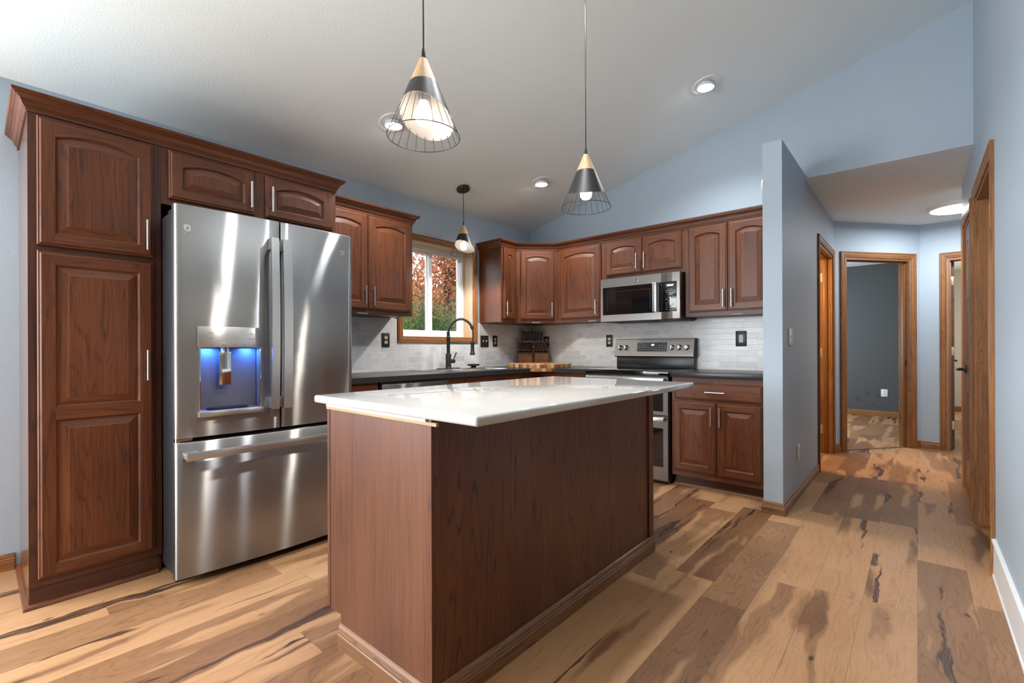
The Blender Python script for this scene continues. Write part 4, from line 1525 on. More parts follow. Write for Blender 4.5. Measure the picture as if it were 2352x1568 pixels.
m.box(0.16, 0.50, -0.365, -0.22, -0.012, -0.004)
m.build('vent_underside', 'case', mw)

# ------------------------------------------------------------------ range
rg = thing('range', 'stainless double-oven range with a black glass cooktop', 'range', (1.1685, 0, 0), 0)
WR = 0.774
m = MB()
m.box(0.003, WR - 0.003, -0.632, -0.02, 0.03, 0.900)
m.build('case', 'black', rg)
m = MB()
for x in (0.03, WR - 0.03):
    for y in (-0.60, -0.06):
        m.cyl((x, y, 0.0), (x, y, 0.035), 0.016)
m.box(0.01, WR - 0.01, -0.61, -0.60, 0.005, 0.035)
m.build('foot', 'black', rg)
m = MB()
m.box(0.0, WR, -0.662, -0.07, 0.880, 0.918, bevel=0.003)
m.build('cooktop', 'blackgloss', rg)
m = MB()
m.box(0.006, WR - 0.006, -0.665, -0.635, 0.872, 0.8795)
m.build('front_trim', 'black', rg)
for zl, zh, g0, g1, nm in ((0.562, 0.868, 0.590, 0.785, 'oven_door'), (0.032, 0.553, 0.140, 0.455, 'oven_door')):
    m = MB()
    gx0, gx1 = 0.048, WR - 0.045
    for q in ((0.006, gx0, zl, zh), (gx1, WR - 0.006, zl, zh), (gx0, gx1, zl, g0), (gx0, gx1, g1, zh)):
        m.box(q[0], q[1], -0.662, -0.634, q[2], q[3], g=0, seed=0.0)
    od = m.build(nm, 'steelw', rg)
    bx('glass', 'blackgloss', od, gx0 - 0.001, gx1 + 0.001, -0.659, -0.636, g0 - 0.001, g1 + 0.001)
    m = MB()
    hz = zh - 0.022
    m.box(0.03, WR - 0.022, -0.712, -0.694, hz - 0.017, hz + 0.017, g=0, bevel=0.005)
    for x in (0.045, WR - 0.075):
        m.box(x, x + 0.038, -0.696, -0.660, hz - 0.012, hz + 0.012, bevel=0.003)
    m.build('handle', 'steelh', od, 'satin bar handle')
# backguard, slightly raked
m = MB()
sec = [(-0.012, 1.196), (-0.060, 1.196), (-0.082, 1.190), (-0.112, 1.030), (-0.106, 1.022), (-0.012, 1.022)]
for a, b_ in ((-0.004, 0.776),):
    m.prism(sec, 0, a, b_, g=0)
bg = m.build('backguard', 'steelw', rg)
bx('end_cap', 'case', rg, -0.0065, -0.0042, -0.075, -0.012, 1.03, 1.188)
bx('end_cap', 'case', rg, 0.7762, 0.780, -0.085, -0.012, 1.022, 1.194, bevel=0.001)
m = MB()
m.box(0.006, WR - 0.003, -0.082, -0.02, 0.918, 1.024, bevel=0.002)
m.build('riser', 'black', rg)
m = MB()
m.tube([(0.010, -0.083, 0.9385), (0.765, -0.083, 0.9385)], 0.002, 6)
m.tube([(0.765, -0.083, 0.9385), (0.765, -0.083, 1.015)], 0.002, 6)
m.build('riser_trim', 'chrome', rg)
slope = math.atan2(0.030, 0.160)
NY = lambda z: -0.082 - 0.030 * (1.190 - z) / 0.160
for x in (0.052, 0.115, 0.575, 0.645, 0.714):
    z = 1.1105
    m = MB()
    m.lathe([(0.0, 0.0), (0.0265, 0.0), (0.0265, 0.006), (0.0225, 0.010), (0.0205, 0.026), (0.017, 0.029), (0.0, 0.029)], seg=24)
    m.box(-0.0045, 0.0045, -0.021, 0.021, 0.026, 0.037, bevel=0.002)
    m.move(Matrix.Translation((x, NY(z), z)) @ Matrix.Rotation(R(90) - slope, 4, 'X'))
    m.build('knob', 'chrome', bg)
zc_ = 1.1165
m = MB()
m.box(-0.146, 0.146, -0.0012, 0.001, -0.043, 0.043, bevel=0.0008)
cpr = m.build('control_panel', 'case', bg)
cpr.location = (0.381, NY(zc_), zc_)
cpr.rotation_euler = (-slope, 0, 0)
bx('display', 'black', cpr, -0.047, 0.050, -0.0016, -0.0012, 0.000, 0.034)
lettering('clock_digits', 'SET', 0.019, (0.010, -0.0022, 0.019), 'led', cpr)
m = MB()
for s in (-1, 1):
    m.tube([(s * 0.138, -0.0016, 0.043), (s * 0.146, -0.0016, 0.036), (s * 0.147, -0.0016, -0.036), (s * 0.139, -0.0016, -0.043)], 0.0011, 6)
m.build('panel_outline', 'chrome', cpr)
for z, row in ((0.018, ((-0.125, 'Bake'), (-0.100, 'Broil'), (-0.072, 'Warm'), (0.075, 'Bake'), (0.103, 'Broil'), (0.128, 'Clean'))),
               (-0.002, ((-0.125, 'Roast'), (-0.100, 'Pizza'), (-0.072, 'Proof'), (0.075, 'Timer'), (0.103, 'Cook'), (0.128, 'Delay'))),
               (-0.027, ((-0.125, 'Lock'), (-0.100, 'Light'), (-0.072, 'Set'), (0.046, 'Start'), (0.075, 'Clock'), (0.103, 'Off'), (0.128, 'Clear')))):
    for x, tx in row:
        lettering('lettering', tx, 0.0075, (x, -0.0016, z), 'inkw', cpr)
for tx, x in (('Upper Oven', -0.117), ('Lower Oven', 0.117)):
    lettering('lettering', tx, 0.0065, (x, -0.0016, 0.034), 'inkw', cpr)
for z, tt in ((-0.011, '12345'), (-0.028, '67890')):
    for i, tx in enumerate(tt):
        lettering('lettering', tx, 0.009, (-0.048 + i * 0.020, -0.0016, z), 'inkw', cpr)

# ------------------------------------------------------------------ sink, faucet and drain cover
sk = thing('sink', 'stainless double-bowl drop-in sink below the window', 'sink', (0, 0, 0.914))
m = MB()
rx0, rx1, ry0, ry1, mid = 0.080, 0.585, -1.812, -0.958, -1.385
bowls = [(0.185, 0.545, -1.770, -1.405), (0.185, 0.545, -1.365, -1.000)]
m.box(rx0, 0.185, ry0, ry1, 0.0005, 0.006)
m.box(0.545, rx1, ry0, ry1, 0.0005, 0.006)
m.box(0.185, 0.545, ry0, -1.770, 0.0005, 0.006)
m.box(0.185, 0.545, -1.405, -1.365, 0.0005, 0.006)
m.box(0.185, 0.545, -1.000, ry1, 0.0005, 0.006)
m.build('rim', 'sinksteel', sk)
for a, b_, c_, d_ in bowls:
    m = MB()
    prof = [(0.0, 0.004), (0.004, -0.004), (0.012, -0.15), (0.035, -0.172), (0.08, -0.178)]
    lp = [[m.v(a + e, c_ + e, z), m.v(b_ - e, c_ + e, z), m.v(b_ - e, d_ - e, z), m.v(a + e, d_ - e, z)] for e, z in prof]
    for A_, B_ in zip(lp, lp[1:]):
        for k in range(4):
            m.face([A_[k], A_[(k + 1) % 4], B_[(k + 1) % 4], B_[k]])
    m.face(lp[-1])
    bmesh.ops.recalc_face_normals(m.bm, faces=list(m.bm.faces))
    bmesh.ops.reverse_faces(m.bm, faces=list(m.bm.faces))
    m.build('bowl', 'sinksteel', sk)
    m = MB()
    m.lathe([(0.0, 0.003), (0.03, 0.002), (0.043, 0.004), (0.045, 0.0)], c=((a + b_) / 2, (c_ + d_) / 2, -0.178), seg=24)
    m.build('drain', 'chrome', sk)

FX, FY = 0.130, -1.400
fc = thing('faucet', 'matte black pull-down spring faucet at the sink', 'faucet', (FX, FY, 0.920))
m = MB()
m.box(-0.030, 0.030, -0.125, 0.125, 0.0, 0.006, bevel=0.003)
m.build('deck_plate', 'blackmat', fc)
m = MB()
m.lathe([(0.0, 0.006), (0.030, 0.006), (0.030, 0.012), (0.0265, 0.016), (0.0265, 0.135), (0.024, 0.140), (0.0165, 0.142), (0.0165, 0.262), (0.019, 0.266), (0.019, 0.300), (0.0155, 0.304), (0.0155, 0.345), (0.0, 0.345)], seg=28)
m.build('body', 'blackmat', fc)
# spring arch and hose, swung towards the room
aim = Vector((0.86, 0.51, 0)).normalized()
prf = [(0.0, 0.345), (0.006, 0.37), (0.030, 0.415), (0.065, 0.447), (0.105, 0.463), (0.145, 0.462), (0.185, 0.443), (0.215, 0.415), (0.234, 0.385)]
cat = []
for i in range(len(prf) - 1):
    p0 = prf[max(0, i - 1)]; p1 = prf[i]; p2 = prf[i + 1]; p3 = prf[min(len(prf) - 1, i + 2)]
    for k in range(6):
        t = k / 6
        cat.append(tuple(0.5 * ((2 * p1[j]) + (-p0[j] + p2[j]) * t + (2 * p0[j] - 5 * p1[j] + 4 * p2[j] - p3[j]) * t * t + (-p0[j] + 3 * p1[j] - 3 * p2[j] + p3[j]) * t ** 3) for j in (0, 1)))
cat.append(prf[-1])
line = [Vector((aim.x * a, aim.y * a, z)) for a, z in cat]
m = MB()
m.tube(line, 0.0075, 10)
m.build('hose', 'blackmat', fc)
m = MB()
turns, acc = 30, []
L_ = [0.0]
for a, b_ in zip(line, line[1:]):
    L_.append(L_[-1] + (b_ - a).length)
for i in range(turns * 10 + 1):
    s = L_[-1] * i / (turns * 10)
    j = max(k for k in range(len(L_)) if L_[k] <= s + 1e-9)
    j = min(j, len(line) - 2)
    t = (s - L_[j]) / max(1e-9, L_[j + 1] - L_[j])
    p = line[j].lerp(line[j + 1], t)
    d = (line[j + 1] - line[j]).normalized()
    x = d.cross(Vector((-aim.y, aim.x, 0))).normalized()
    y = d.cross(x)
    ang = 2 * PI * i / 10
    acc.append(p + (x * math.cos(ang) + y * math.sin(ang)) * 0.0135)
m.tube(acc, 0.0021, 6)
m.build('spring', 'blackmat', fc)
E_ = Vector((aim.x * 0.234, aim.y * 0.234, 0))
m = MB()
m.cyl((E_.x * 0.97, E_.y * 0.97, 0.395), (E_.x * 1.02, E_.y * 1.02, 0.368), 0.017, 0.015)
m.tube([(E_.x, E_.y, 0.372), (E_.x * 1.02, E_.y * 1.02, 0.34), (E_.x * 1.02, E_.y * 1.02, 0.28), (E_.x, E_.y, 0.25)], 0.0062, 10)
m.build('drop_hose', 'blackmat', fc)
m = MB()
m.lathe([(0.0, 0.128), (0.020, 0.128), (0.025, 0.132), (0.025, 0.142), (0.019, 0.150), (0.0165, 0.200), (0.0165, 0.248), (0.012, 0.254), (0.0, 0.254)], c=(E_.x, E_.y, 0), seg=24)
m.build('spray_head', 'blackmat', fc)
m = MB()
m.cyl((aim.x * 0.015, aim.y * 0.015, 0.246), (E_.x - aim.x * 0.014, E_.y - aim.y * 0.014, 0.240), 0.0055, seg=10)
m.lathe([(0.018, 0.228), (0.0205, 0.228), (0.0205, 0.250), (0.018, 0.250)], c=(E_.x, E_.y, 0), seg=20)
m.build('support_arm', 'blackmat', fc)
m = MB()
m.cyl((0.0, 0.015, 0.070), (0.0, 0.072, 0.070), 0.0195, seg=20)
m.cyl((0.0, 0.060, 0.078), (0.012, 0.090, 0.150), 0.0050, 0.0060, seg=10)
m.build('handle', 'blackmat', fc)

so = thing('sink_strainer', 'black rubber drain cover standing behind the sink', 'strainer', (0.125, -1.065, 0.920))
m = MB()
m.lathe([(0.0, 0.0), (0.028, 0.0), (0.030, 0.004), (0.024, 0.010), (0.024, 0.016), (0.0, 0.016)], seg=24)
m.build('base', 'fabric', so)
m = MB()
m.lathe([(0.0, 0.018), (0.050, 0.016), (0.062, 0.024), (0.062, 0.034), (0.052, 0.030), (0.0, 0.027)], seg=28)
m.build('cap', 'fabric', so)

# ------------------------------------------------------------------ round butcher board hooked over the inner corner, knife block and knives
bd = thing('butcher_block_board', 'big round end-grain butcher board at the worktop corner', 'board', (0.480, -0.452, 0.9145), R(45))


def end_grain(name):
    t = NT(name)
    o = t.n('ShaderNodeTexCoord').outputs['Object']
    x, y, z = t.sep(o)
    s = 0.034
    cx_, cy_ = t.math('FLOOR', t.math('DIVIDE', x, s)), t.math('FLOOR', t.math('DIVIDE', y, s * 0.8))
    zz = t.math('FLOOR', t.math('DIVIDE', z, 0.0375))
    w = t.n('ShaderNodeTexWhiteNoise', {'Vector': t.xyz(cx_, cy_, zz)}, noise_dimensions='3D').outputs['Value']
    gr = t.noise(t.xyz(t.math('MULTIPLY', x, 160.0), t.math('MULTIPLY', y, 160.0), t.math('MULTIPLY', z, 8.0)), 1.0, 3)
    c = t.ramp(t.math('ADD', w, t.math('MULTIPLY', t.math('SUBTRACT', gr, 0.5), 0.3)), [(0.0, (0.13, 0.05, 0.02)), (0.4, (0.33, 0.15, 0.055)), (0.75, (0.50, 0.27, 0.11)), (1.0, (0.66, 0.45, 0.26))])
    t.p(color=c, rough=0.42)
    return t.m


M['endgrain'] = end_grain('end_grain_blocks')
BR = 0.330
m = MB()
m.lathe([(0.0, 0.0), (BR - 0.002, 0.0), (BR, 0.002), (BR, 0.036), (BR - 0.003, 0.039), (0.0, 0.039)], seg=72)
m.build('top', 'endgrain', bd)
# lip filling the inside corner of the worktop, curved in plan
corner = Vector((0.645, -0.645, 0)) + Vector((0.002, -0.002, 0))
m = MB()
pts = [(0.0, 0.0)]
LR = 0.17
for i in range(13):
    a = R(-90) + R(90) * i / 12
    pts.append((LR * math.cos(a) * (0.72 + 0.28 * abs(math.cos(2 * a))), LR * math.sin(a) * (0.72 + 0.28 * abs(math.cos(2 * a)))))
m.prism(pts, 2, -0.030, -0.0005)
m.move(Matrix.Rotation(R(-45), 4, 'Z') @ Matrix.Translation(corner - Vector((0.480, -0.452, 0))))
m.build('hook_lip', 'endgrain', bd)

kb = thing('knife_block', 'stepped acacia knife block in the worktop corner', 'knife block', (0.1750, -0.1750, 0.9145), R(45))
m = MB()
for a, b_ in ((-0.172, -0.014), (0.014, 0.172)):
    m.box(a, b_, -0.065, -0.002, 0.0, 0.137, bevel=0.003)
m.build('front_block', 'acacia', kb)
m = MB()
for a, b_ in ((-0.172, -0.014), (0.014, 0.172)):
    m.prism([(-0.065, 0.1372), (-0.002, 0.1372), (-0.002, 0.172), (-0.061, 0.150)], 0, a, b_)
m.build('front_cap', 'walnut', kb)
bx('rear_block', 'acacia', kb, -0.165, 0.165, 0.002, 0.062, 0.0, 0.268, bevel=0.003)
bx('spine', 'walnut', kb, -0.0138, 0.0138, -0.052, 0.0018, 0.0, 0.245)
m = MB()
m.prism([(-0.008, 0.214), (0.008, 0.214), (0.0, 0.202)], 1, -0.0526, -0.0521)
m.build('badge', 'inkw', kb)
KM = Matrix.Translation((0.1750, -0.1750, 0.9145)) @ Matrix.Rotation(R(45), 4, 'Z')


def make_knife(kind, length, w):
    r = thing(kind, 'x', 'knife', (0, 0, 0), R(45))
    m = MB()
    m.lathe([(0.0, 0.0), (w * 0.62, 0.0), (w * 0.62, 0.010), (w * 0.5, 0.013), (0.0, 0.013)], seg=12)
    m.move(Matrix.Diagonal((0.75, 1.25, 1, 1)))
    m.build('bolster', 'chrome', r)
    m = MB()
    prof = [(w * 0.50, 0.0125), (w * 0.62, length * 0.30), (w * 0.55, length * 0.55), (w * 0.70, length * 0.85), (w * 0.60, length)]
    m.lathe([(0.0, 0.0125)] + prof + [(0.0, length)], seg=12)
    m.move(Matrix.Diagonal((0.75, 1.35, 1, 1)))
    m.build('grip', 'black', r)
    m = MB()
    m.lathe([(0.0, length - 0.001), (w * 0.68, length - 0.001), (w * 0.72, length + 0.006), (w * 0.5, length + 0.011), (0.0, length + 0.012)], seg=12)
    m.move(Matrix.Diagonal((0.75, 1.35, 1, 1)))
    m.build('butt_cap', 'chrome', r)
    return r


def copy_tree(o):
    c = o.copy()
    COL.objects.link(c)
    for ch in list(o.children):
        d = ch.copy()
        COL.objects.link(d)
        d.parent = c
    return c


ordn = ['first', 'second', 'third', 'fourth', 'fifth', 'sixth', 'seventh', 'eighth', 'ninth', 'tenth']
steak = make_knife('steak_knife', 0.098, 0.0115)
big = make_knife('kitchen_knife', 0.128, 0.0150)
low_x = [-0.153, -0.127, -0.103, -0.078, -0.055, -0.029, 0.034, 0.075, 0.117, 0.157]
for i, x in enumerate(low_x):
    o = steak if i == 0 else copy_tree(steak)
    o.location = KM @ Vector((x, -0.034, 0.1655))
    o.rotation_euler = (0, R(4.0), R(45))
    o['group'] = 'steak knives in the lower row'
    o['label'] = 'black steak knife, %s from the window side in the block\'s lower row' % ordn[i]
hi_x = [-0.113, -0.083, -0.054, -0.026, 0.002, 0.030, 0.058, 0.098]
for i, x in enumerate(hi_x):
    o = big if i == 0 else copy_tree(big)
    o.location = KM @ Vector((x, 0.034, 0.2675 - (0.0 if i < 7 else 0.001)))
    o.rotation_euler = (0, R(4.0), R(45))
    o['group'] = 'kitchen knives in the upper row'
    o['label'] = 'long black kitchen knife, %s from the window side in the block\'s upper row' % ordn[i]
    if i == 7:
        o.name = 'chef_knife'
        o['label'] = 'wide riveted chef knife at the outlet end of the block\'s upper row'
        o.scale = (1.3, 1.2, 0.92)

# ------------------------------------------------------------------ outlets and switches
def wall_plate(name, label, loc, rot, w, h, plate, inserts, group, cat='outlet'):
    r = thing(name, label, cat, loc, rot, group)
    m = MB()
    m.box(-w / 2, w / 2, -0.006, -0.0005, -h / 2, h / 2, bevel=0.003)
    m.build('plate', plate, r)
    for kind, x, z, col in inserts:
        m = MB()
        if kind == 'socket':
            m.lathe([(0.0, 0.0), (0.0165, 0.0), (0.0165, 0.0018), (0.0, 0.0018)], seg=20)
            m.move(Matrix.Translation((x, -0.006, z)) @ Matrix.Rotation(R(90), 4, 'X') @ Matrix.Diagonal((1, 0.86, 1, 1)))
            s = m.build('socket', col, r)
            m = MB()
            for dx, hh in ((-0.0062, 0.0085), (0.0062, 0.0070)):
                m.box(x + dx - 0.0011, x + dx + 0.0011, -0.0082, -0.0077, z + 0.001, z + 0.001 + hh)
            m.box(x - 0.002, x + 0.002, -0.0082, -0.0077, z - 0.008, z - 0.004)
            m.build('slot', 'ink', s)
        elif kind == 'toggle':
            m.box(x - 0.0052, x + 0.0052, -0.0072, -0.005, z - 0.012, z + 0.012)
            m.prism([(-0.007, z + 0.003), (-0.018, z + 0.012), (-0.020, z + 0.006), (-0.007, z - 0.006)], 0, x - 0.0042, x + 0.0042)
            m.build('toggle', col, r)
        elif kind == 'decora':
            m.box(x - 0.0165, x + 0.0165, -0.0085, -0.005, z - 0.033, z + 0.033, bevel=0.001)
            s = m.build('socket', col, r)
            m = MB()
            for zz in (0.020, -0.020):
                for dx in (-0.006, 0.006):
                    m.box(x + dx - 0.0011, x + dx + 0.0011, -0.0090, -0.0084, z + zz - 0.003, z + zz + 0.005)
                m.box(x - 0.002, x + 0.002, -0.0090, -0.0084, z + zz - 0.010, z + zz - 0.007)
            m.box(x - 0.006, x - 0.001, -0.0090, -0.0084, z - 0.003, z + 0.003)
            m.box(x + 0.001, x + 0.006, -0.0090, -0.0084, z - 0.003, z + 0.003)
            m.build('slot', 'ink', s)
    return r


DUP = lambda col: [('socket', 0, 0.0195, col), ('socket', 0, -0.0195, col)]
G = 'black backsplash outlets'
wall_plate('wall_outlet', 'black outlet on the tile between refrigerator and window', (0.0107, -2.008, 1.1845), R(90), 0.076, 0.120, 'blackmat', DUP('almond'), G)
wall_plate('light_switch', 'black double toggle switch on the tile beside the window', (0.0107, -0.792, 1.1845), R(90), 0.118, 0.120, 'blackmat',
           [('toggle', -0.023, 0, 'almond'), ('toggle', 0.023, 0, 'almond')], 'black backsplash switches', 'switch')
wall_plate('wall_outlet', 'black outlet on the tile next to the double switch', (0.0107, -0.628, 1.1875), R(90), 0.072, 0.118, 'blackmat', DUP('almond'), G)
wall_plate('wall_outlet', 'black outlet on the tile behind the knife block', (0.2480, -0.0107, 1.1845), 0, 0.072, 0.118, 'blackmat', DUP('almond'), G)
wall_plate('wall_outlet', 'black outlet on the tile beside the range backguard', (1.0540, -0.0107, 1.1825), 0, 0.074, 0.122, 'blackmat', DUP('almond'), G)
wall_plate('wall_outlet', 'glossy black outlet with a white safety socket by the partition', (2.3130, -0.0107, 1.1845), 0, 0.086, 0.132, 'black', [('decora', 0, 0, 'whitep')], G)
wall_plate('light_switch', 'off-white double toggle switch on the hallway side of the partition', (XW1 + 0.0005, -0.600, 1.180), R(90), 0.116, 0.118, 'whitep',
           [('toggle', -0.023, 0, 'whitep'), ('toggle', 0.023, 0, 'whitep')], 'hallway switches', 'switch')
wall_plate('wall_outlet', 'off-white outlet low on the hallway side of the partition', (XW1 + 0.0005, -0.327, 0.335), R(90), 0.074, 0.118, 'whitep', DUP('whitep'), 'hallway outlets')
wall_plate('wall_outlet', 'white outlet on the charcoal bedroom wall', (3.045, 5.2495, 0.375), 0, 0.085, 0.118, 'whitep', DUP('whitep'), 'bedroom outlets')
wall_plate('wall_outlet', 'white outlet on the charcoal wall half hidden by the door jamb', (3.375, 5.2495, 0.375), 0, 0.085, 0.118, 'whitep', DUP('whitep'), 'bedroom outlets')
ws = thing('wall_sensor', 'small white round sensor peeking past the partition wall', 'sensor', (XW0 - 0.0005, -0.775, 2.205), R(-90))
m = MB()
m.lathe([(0.0, 0.0), (0.054, 0.0), (0.052, 0.008), (0.040, 0.013), (0.0, 0.014)], seg=28)
m.move(Matrix.Rotation(R(90), 4, 'X'))
m.build('cover', 'whitep', ws)

# ------------------------------------------------------------------ pendants
def pendant(label, x, y, z_top, dirn, watts, amp=0.165):
    """z_top: top of the wooden cap; dirn: heading (degrees) towards which the metal shade is cut short."""
    zcl = zc(x)
    r = thing('pendant_light', label, 'pendant light', (x, y, z_top), 0, 'cone pendant lights')
    H, R0, R1 = 0.263, 0.0125, 0.1215
    rad = lambda f: R0 + (R1 - R0) * f
    tilt = math.atan(SL)
    m = MB()
    m.lathe([(0.0, 0.0), (0.058, 0.0), (0.060, 0.003), (0.060, 0.022), (0.057, 0.025), (0.0, 0.025)], seg=32)
    m.move(Matrix.Translation((0, 0, zcl - z_top - 0.026)) @ Matrix.Rotation(-tilt, 4, 'Y'))
    m.build('canopy', 'blackmat', r)
    m = MB()
    m.cyl((0, 0, 0.03), (0, 0, zcl - z_top - 0.012), 0.0028, seg=8)
    m.build('cord', 'black', r)
    m = MB()
    m.lathe([(0.0, -0.002), (0.0082, -0.002), (0.0078, 0.008), (0.0062, 0.024), (0.0042, 0.036), (0.0, 0.036)], seg=14)
    m.build('cord_grip', 'black', r)
    # wooden cap, faceted on one side
    m = MB()
    N = 32
    f1 = 0.32
    m.lathe([(0.0, 0.0), (R0, 0.0), (rad(f1 * 0.5), -H * f1 * 0.5), (rad(f1), -H * f1), (0.0, -H * f1)], seg=N)
    for v in m.bm.verts:
        a = math.atan2(v.co.y, v.co.x)
        rr = math.hypot(v.co.x, v.co.y)
        d = rr * math.cos(a - R(dirn + 75))
        lim = R0 * 0.9 + (rad(f1) * 1.0 - R0 * 0.9) * min(1, (-v.co.z / (H * f1)) ** 1.0)
        if rr > 0.005 and d > lim * 0.86 and v.co.z > -H * f1 * 0.95:
            k = (d - lim * 0.86)
            v.co.x -= k * math.cos(R(dirn + 75))
            v.co.y -= k * math.sin(R(dirn + 75))
    m.build('wood_cap', 'beech', r)
    # metal shade with a slanting lower edge, white inside
    m = MB()
    N = 64
    top, bo, bi, ti = [], [], [], []
    for k in range(N):
        a = 2 * PI * k / N
        f2 = 0.715 - amp * math.cos(a - R(dirn))
        c_, s_ = math.cos(a), math.sin(a)
        top.append(m.v(rad(f1) * c_, rad(f1) * s_, -H * f1))
        bo.append(m.v(rad(f2) * c_, rad(f2) * s_, -H * f2))
        bi.append(m.v((rad(f2) - 0.0014) * c_, (rad(f2) - 0.0014) * s_, -H * f2))
        ti.append(m.v((rad(f1) - 0.0014) * c_, (rad(f1) - 0.0014) * s_, -H * f1 - 0.001))
    for k in range(N):
        k2 = (k + 1) % N
        m.face([top[k], bo[k], bo[k2], top[k2]], 0)
        m.face([bo[k], bi[k], bi[k2], bo[k2]], 1)
        m.face([bi[k], ti[k], ti[k2], bi[k2]], 1)
    m.face(ti, 1)
    bmesh.ops.recalc_face_normals(m.bm, faces=list(m.bm.faces))
    m.smooth = True
    m.build('shade', ['blackmat', 'shadein'], r)
    m = MB()
    NW = 22
    for k in range(NW):
        a = 2 * PI * (k + 0.5) / NW
        f2 = 0.715 - amp * math.cos(a - R(dirn)) - 0.02
        c_, s_ = math.cos(a), math.sin(a)
        m.tube([((rad(f2) - 0.0026) * c_, (rad(f2) - 0.0026) * s_, -H * f2), (R1 * c_, R1 * s_, -H)], 0.0009, 5)
    pts = [(R1 * math.cos(2 * PI * k / 48), R1 * math.sin(2 * PI * k / 48), -H) for k in range(49)]
    m.tube(pts, 0.0014, 6)
    m.build('wire_cage', 'blackmat', r)
    m = MB()
    m.lathe([(0.0, -H * f1 - 0.002), (0.019, -H * f1 - 0.002), (0.019, -0.139), (0.016, -0.144), (0.0, -0.144)], seg=20)
    m.build('socket', 'grey', r)
    m = MB()
    m.lathe([(0.0, -0.142), (0.014, -0.144), (0.016, -0.154), (0.026, -0.170), (0.030, -0.189), (0.027, -0.209), (0.016, -0.222), (0.0, -0.226)], seg=24)
    m.build('bulb', 'bulb', r)
    l = bpy.data.lights.new('pendant_lamp', 'SPOT')
    l.energy = watts
    l.spot_size = R(152)
    l.spot_blend = 0.35
    l.shadow_soft_size = 0.03
    l.color = (1.0, 0.90, 0.78)
    o = bpy.data.objects.new('pendant_lamp', l)
    COL.objects.link(o)
    o.parent = r
    o.location = (0, 0, -0.262)
    return r


pendant('cone pendant nearer the refrigerator over the island', 2.196, -3.333, 2.086, -75, 14)
pendant('cone pendant over the range end of the island', 2.213, -2.333, 2.067, 120, 20, 0.120)
pendant('cone pendant with a black ceiling canopy over the sink', 0.362, -1.417, 2.223, -80, 24)

# ------------------------------------------------------------------ recessed lights and hall lamp
def downlight(label, x, y, watts):
    z = zc(x)
    r = thing('recessed_light', label, 'ceiling light', (x, y, z), 0, 'recessed ceiling lights')
    tilt = math.atan(SL)
    TM = Matrix.Rotation(-tilt, 4, 'Y')
    m = MB()
    m.lathe([(0.066, -0.002), (0.092, -0.007), (0.100, -0.005), (0.102, -0.0005), (0.064, -0.0005)], seg=40)
    m.move(TM)
    m.build('trim_ring', 'white', r)
    m = MB()
    m.lathe([(0.0, -0.0006), (0.0655, -0.0006), (0.0655, -0.0018), (0.0, -0.0018)], seg=32)
    m.move(TM)
    m.build('housing', 'white', r)
    m = MB()
    m.lathe([(0.057, 0.0), (0.0605, -0.0185), (0.0625, -0.021), (0.060, -0.023), (0.0, -0.0225)], c=(-0.004, 0, -0.002), seg=36)
    m.build('gimbal', 'white', r)
    m = MB()
    m.lathe([(0.0, -0.0262), (0.050, -0.0255), (0.055, -0.0235), (0.055, -0.0232), (0.0, -0.0232)], c=(-0.004, 0, -0.002), seg=36)
    m.build('lens', 'lens', r)
    l = bpy.data.lights.new('recessed_or_added_lamp', 'SPOT')
    l.energy = watts
    l.spot_size = R(135)
    l.spot_blend = 0.7
    l.shadow_soft_size = 0.05
    l.color = (0.96, 0.98, 1.0)
    o = bpy.data.objects.new('recessed_or_added_lamp', l)
    COL.objects.link(o)
    o.parent = r
    o.location = (-0.004, 0, -0.045)
    return r


downlight('recessed light high on the slope near the partition wall', 2.290, -0.803, 52)
downlight('recessed light low on the slope above the corner cabinet', 0.795, -0.818, 48)
downlight('recessed light partly hidden by the island pendant nearer the refrigerator', 0.751, -2.436, 48)
# unseen spots without fittings, added to light the room and streak the refrigerator
for x_, y_ in ((2.29, -2.62), (2.29, -3.08), (0.75, -4.9), (2.29, -6.3)):
    l = bpy.data.lights.new('recessed_or_added_lamp', 'SPOT')
    l.energy = 26
    l.spot_size = R(135)
    l.spot_blend = 0.7
    l.shadow_soft_size = 0.05
    l.color = (0.96, 0.98, 1.0)
    o = bpy.data.objects.new('recessed_or_added_lamp', l)
    COL.objects.link(o)
    o.location = (x_, y_, zc(x_) - 0.05)
point_light('ceiling_fill_lamp', (2.4, -5.9, 2.25), 22, (1.0, 0.96, 0.92), 0.15)  # lamp without a fixture, added out of view to lift the ceiling
hl = thing('hall_ceiling_light', 'round white flush ceiling light in the hall', 'ceiling light', (3.74, 1.78, 2.444))
m = MB()
m.lathe([(0.0, 0.0), (0.215, 0.0), (0.215, -0.032), (0.211, -0.036), (0.0, -0.036)], seg=48)
m.build('body', 'whitep', hl)
m = MB()
m.lathe([(0.0, -0.0395), (0.196, -0.0395), (0.2005, -0.0365), (0.0, -0.0362)], seg=48)
m.build('lens', 'halllens', hl)
l = area_light('hall_lamp', (3.74, 1.78, 2.39), (3.74, 1.78, 0), 0.34, 0.34, 15, (0.93, 0.97, 1.0))
point_light('bathroom_lamp', (2.0, 0.75, 2.0), 55, (1.0, 0.58, 0.22), 0.08)

# ------------------------------------------------------------------ outdoors beyond the sink window
gr = bx('lawn', leaf_mat('lawn_green', [(0.05, 0.10, 0.03), (0.10, 0.17, 0.05), (0.16, 0.20, 0.07)]), None, -40, -0.6, -25, 40, -0.60, -0.505)
gr['kind'] = 'stuff'
gr['label'] = 'mown lawn outside the window'
gr['category'] = 'lawn'
M['bark'] = plain('grey_bark', (0.075, 0.062, 0.055), 0.9)


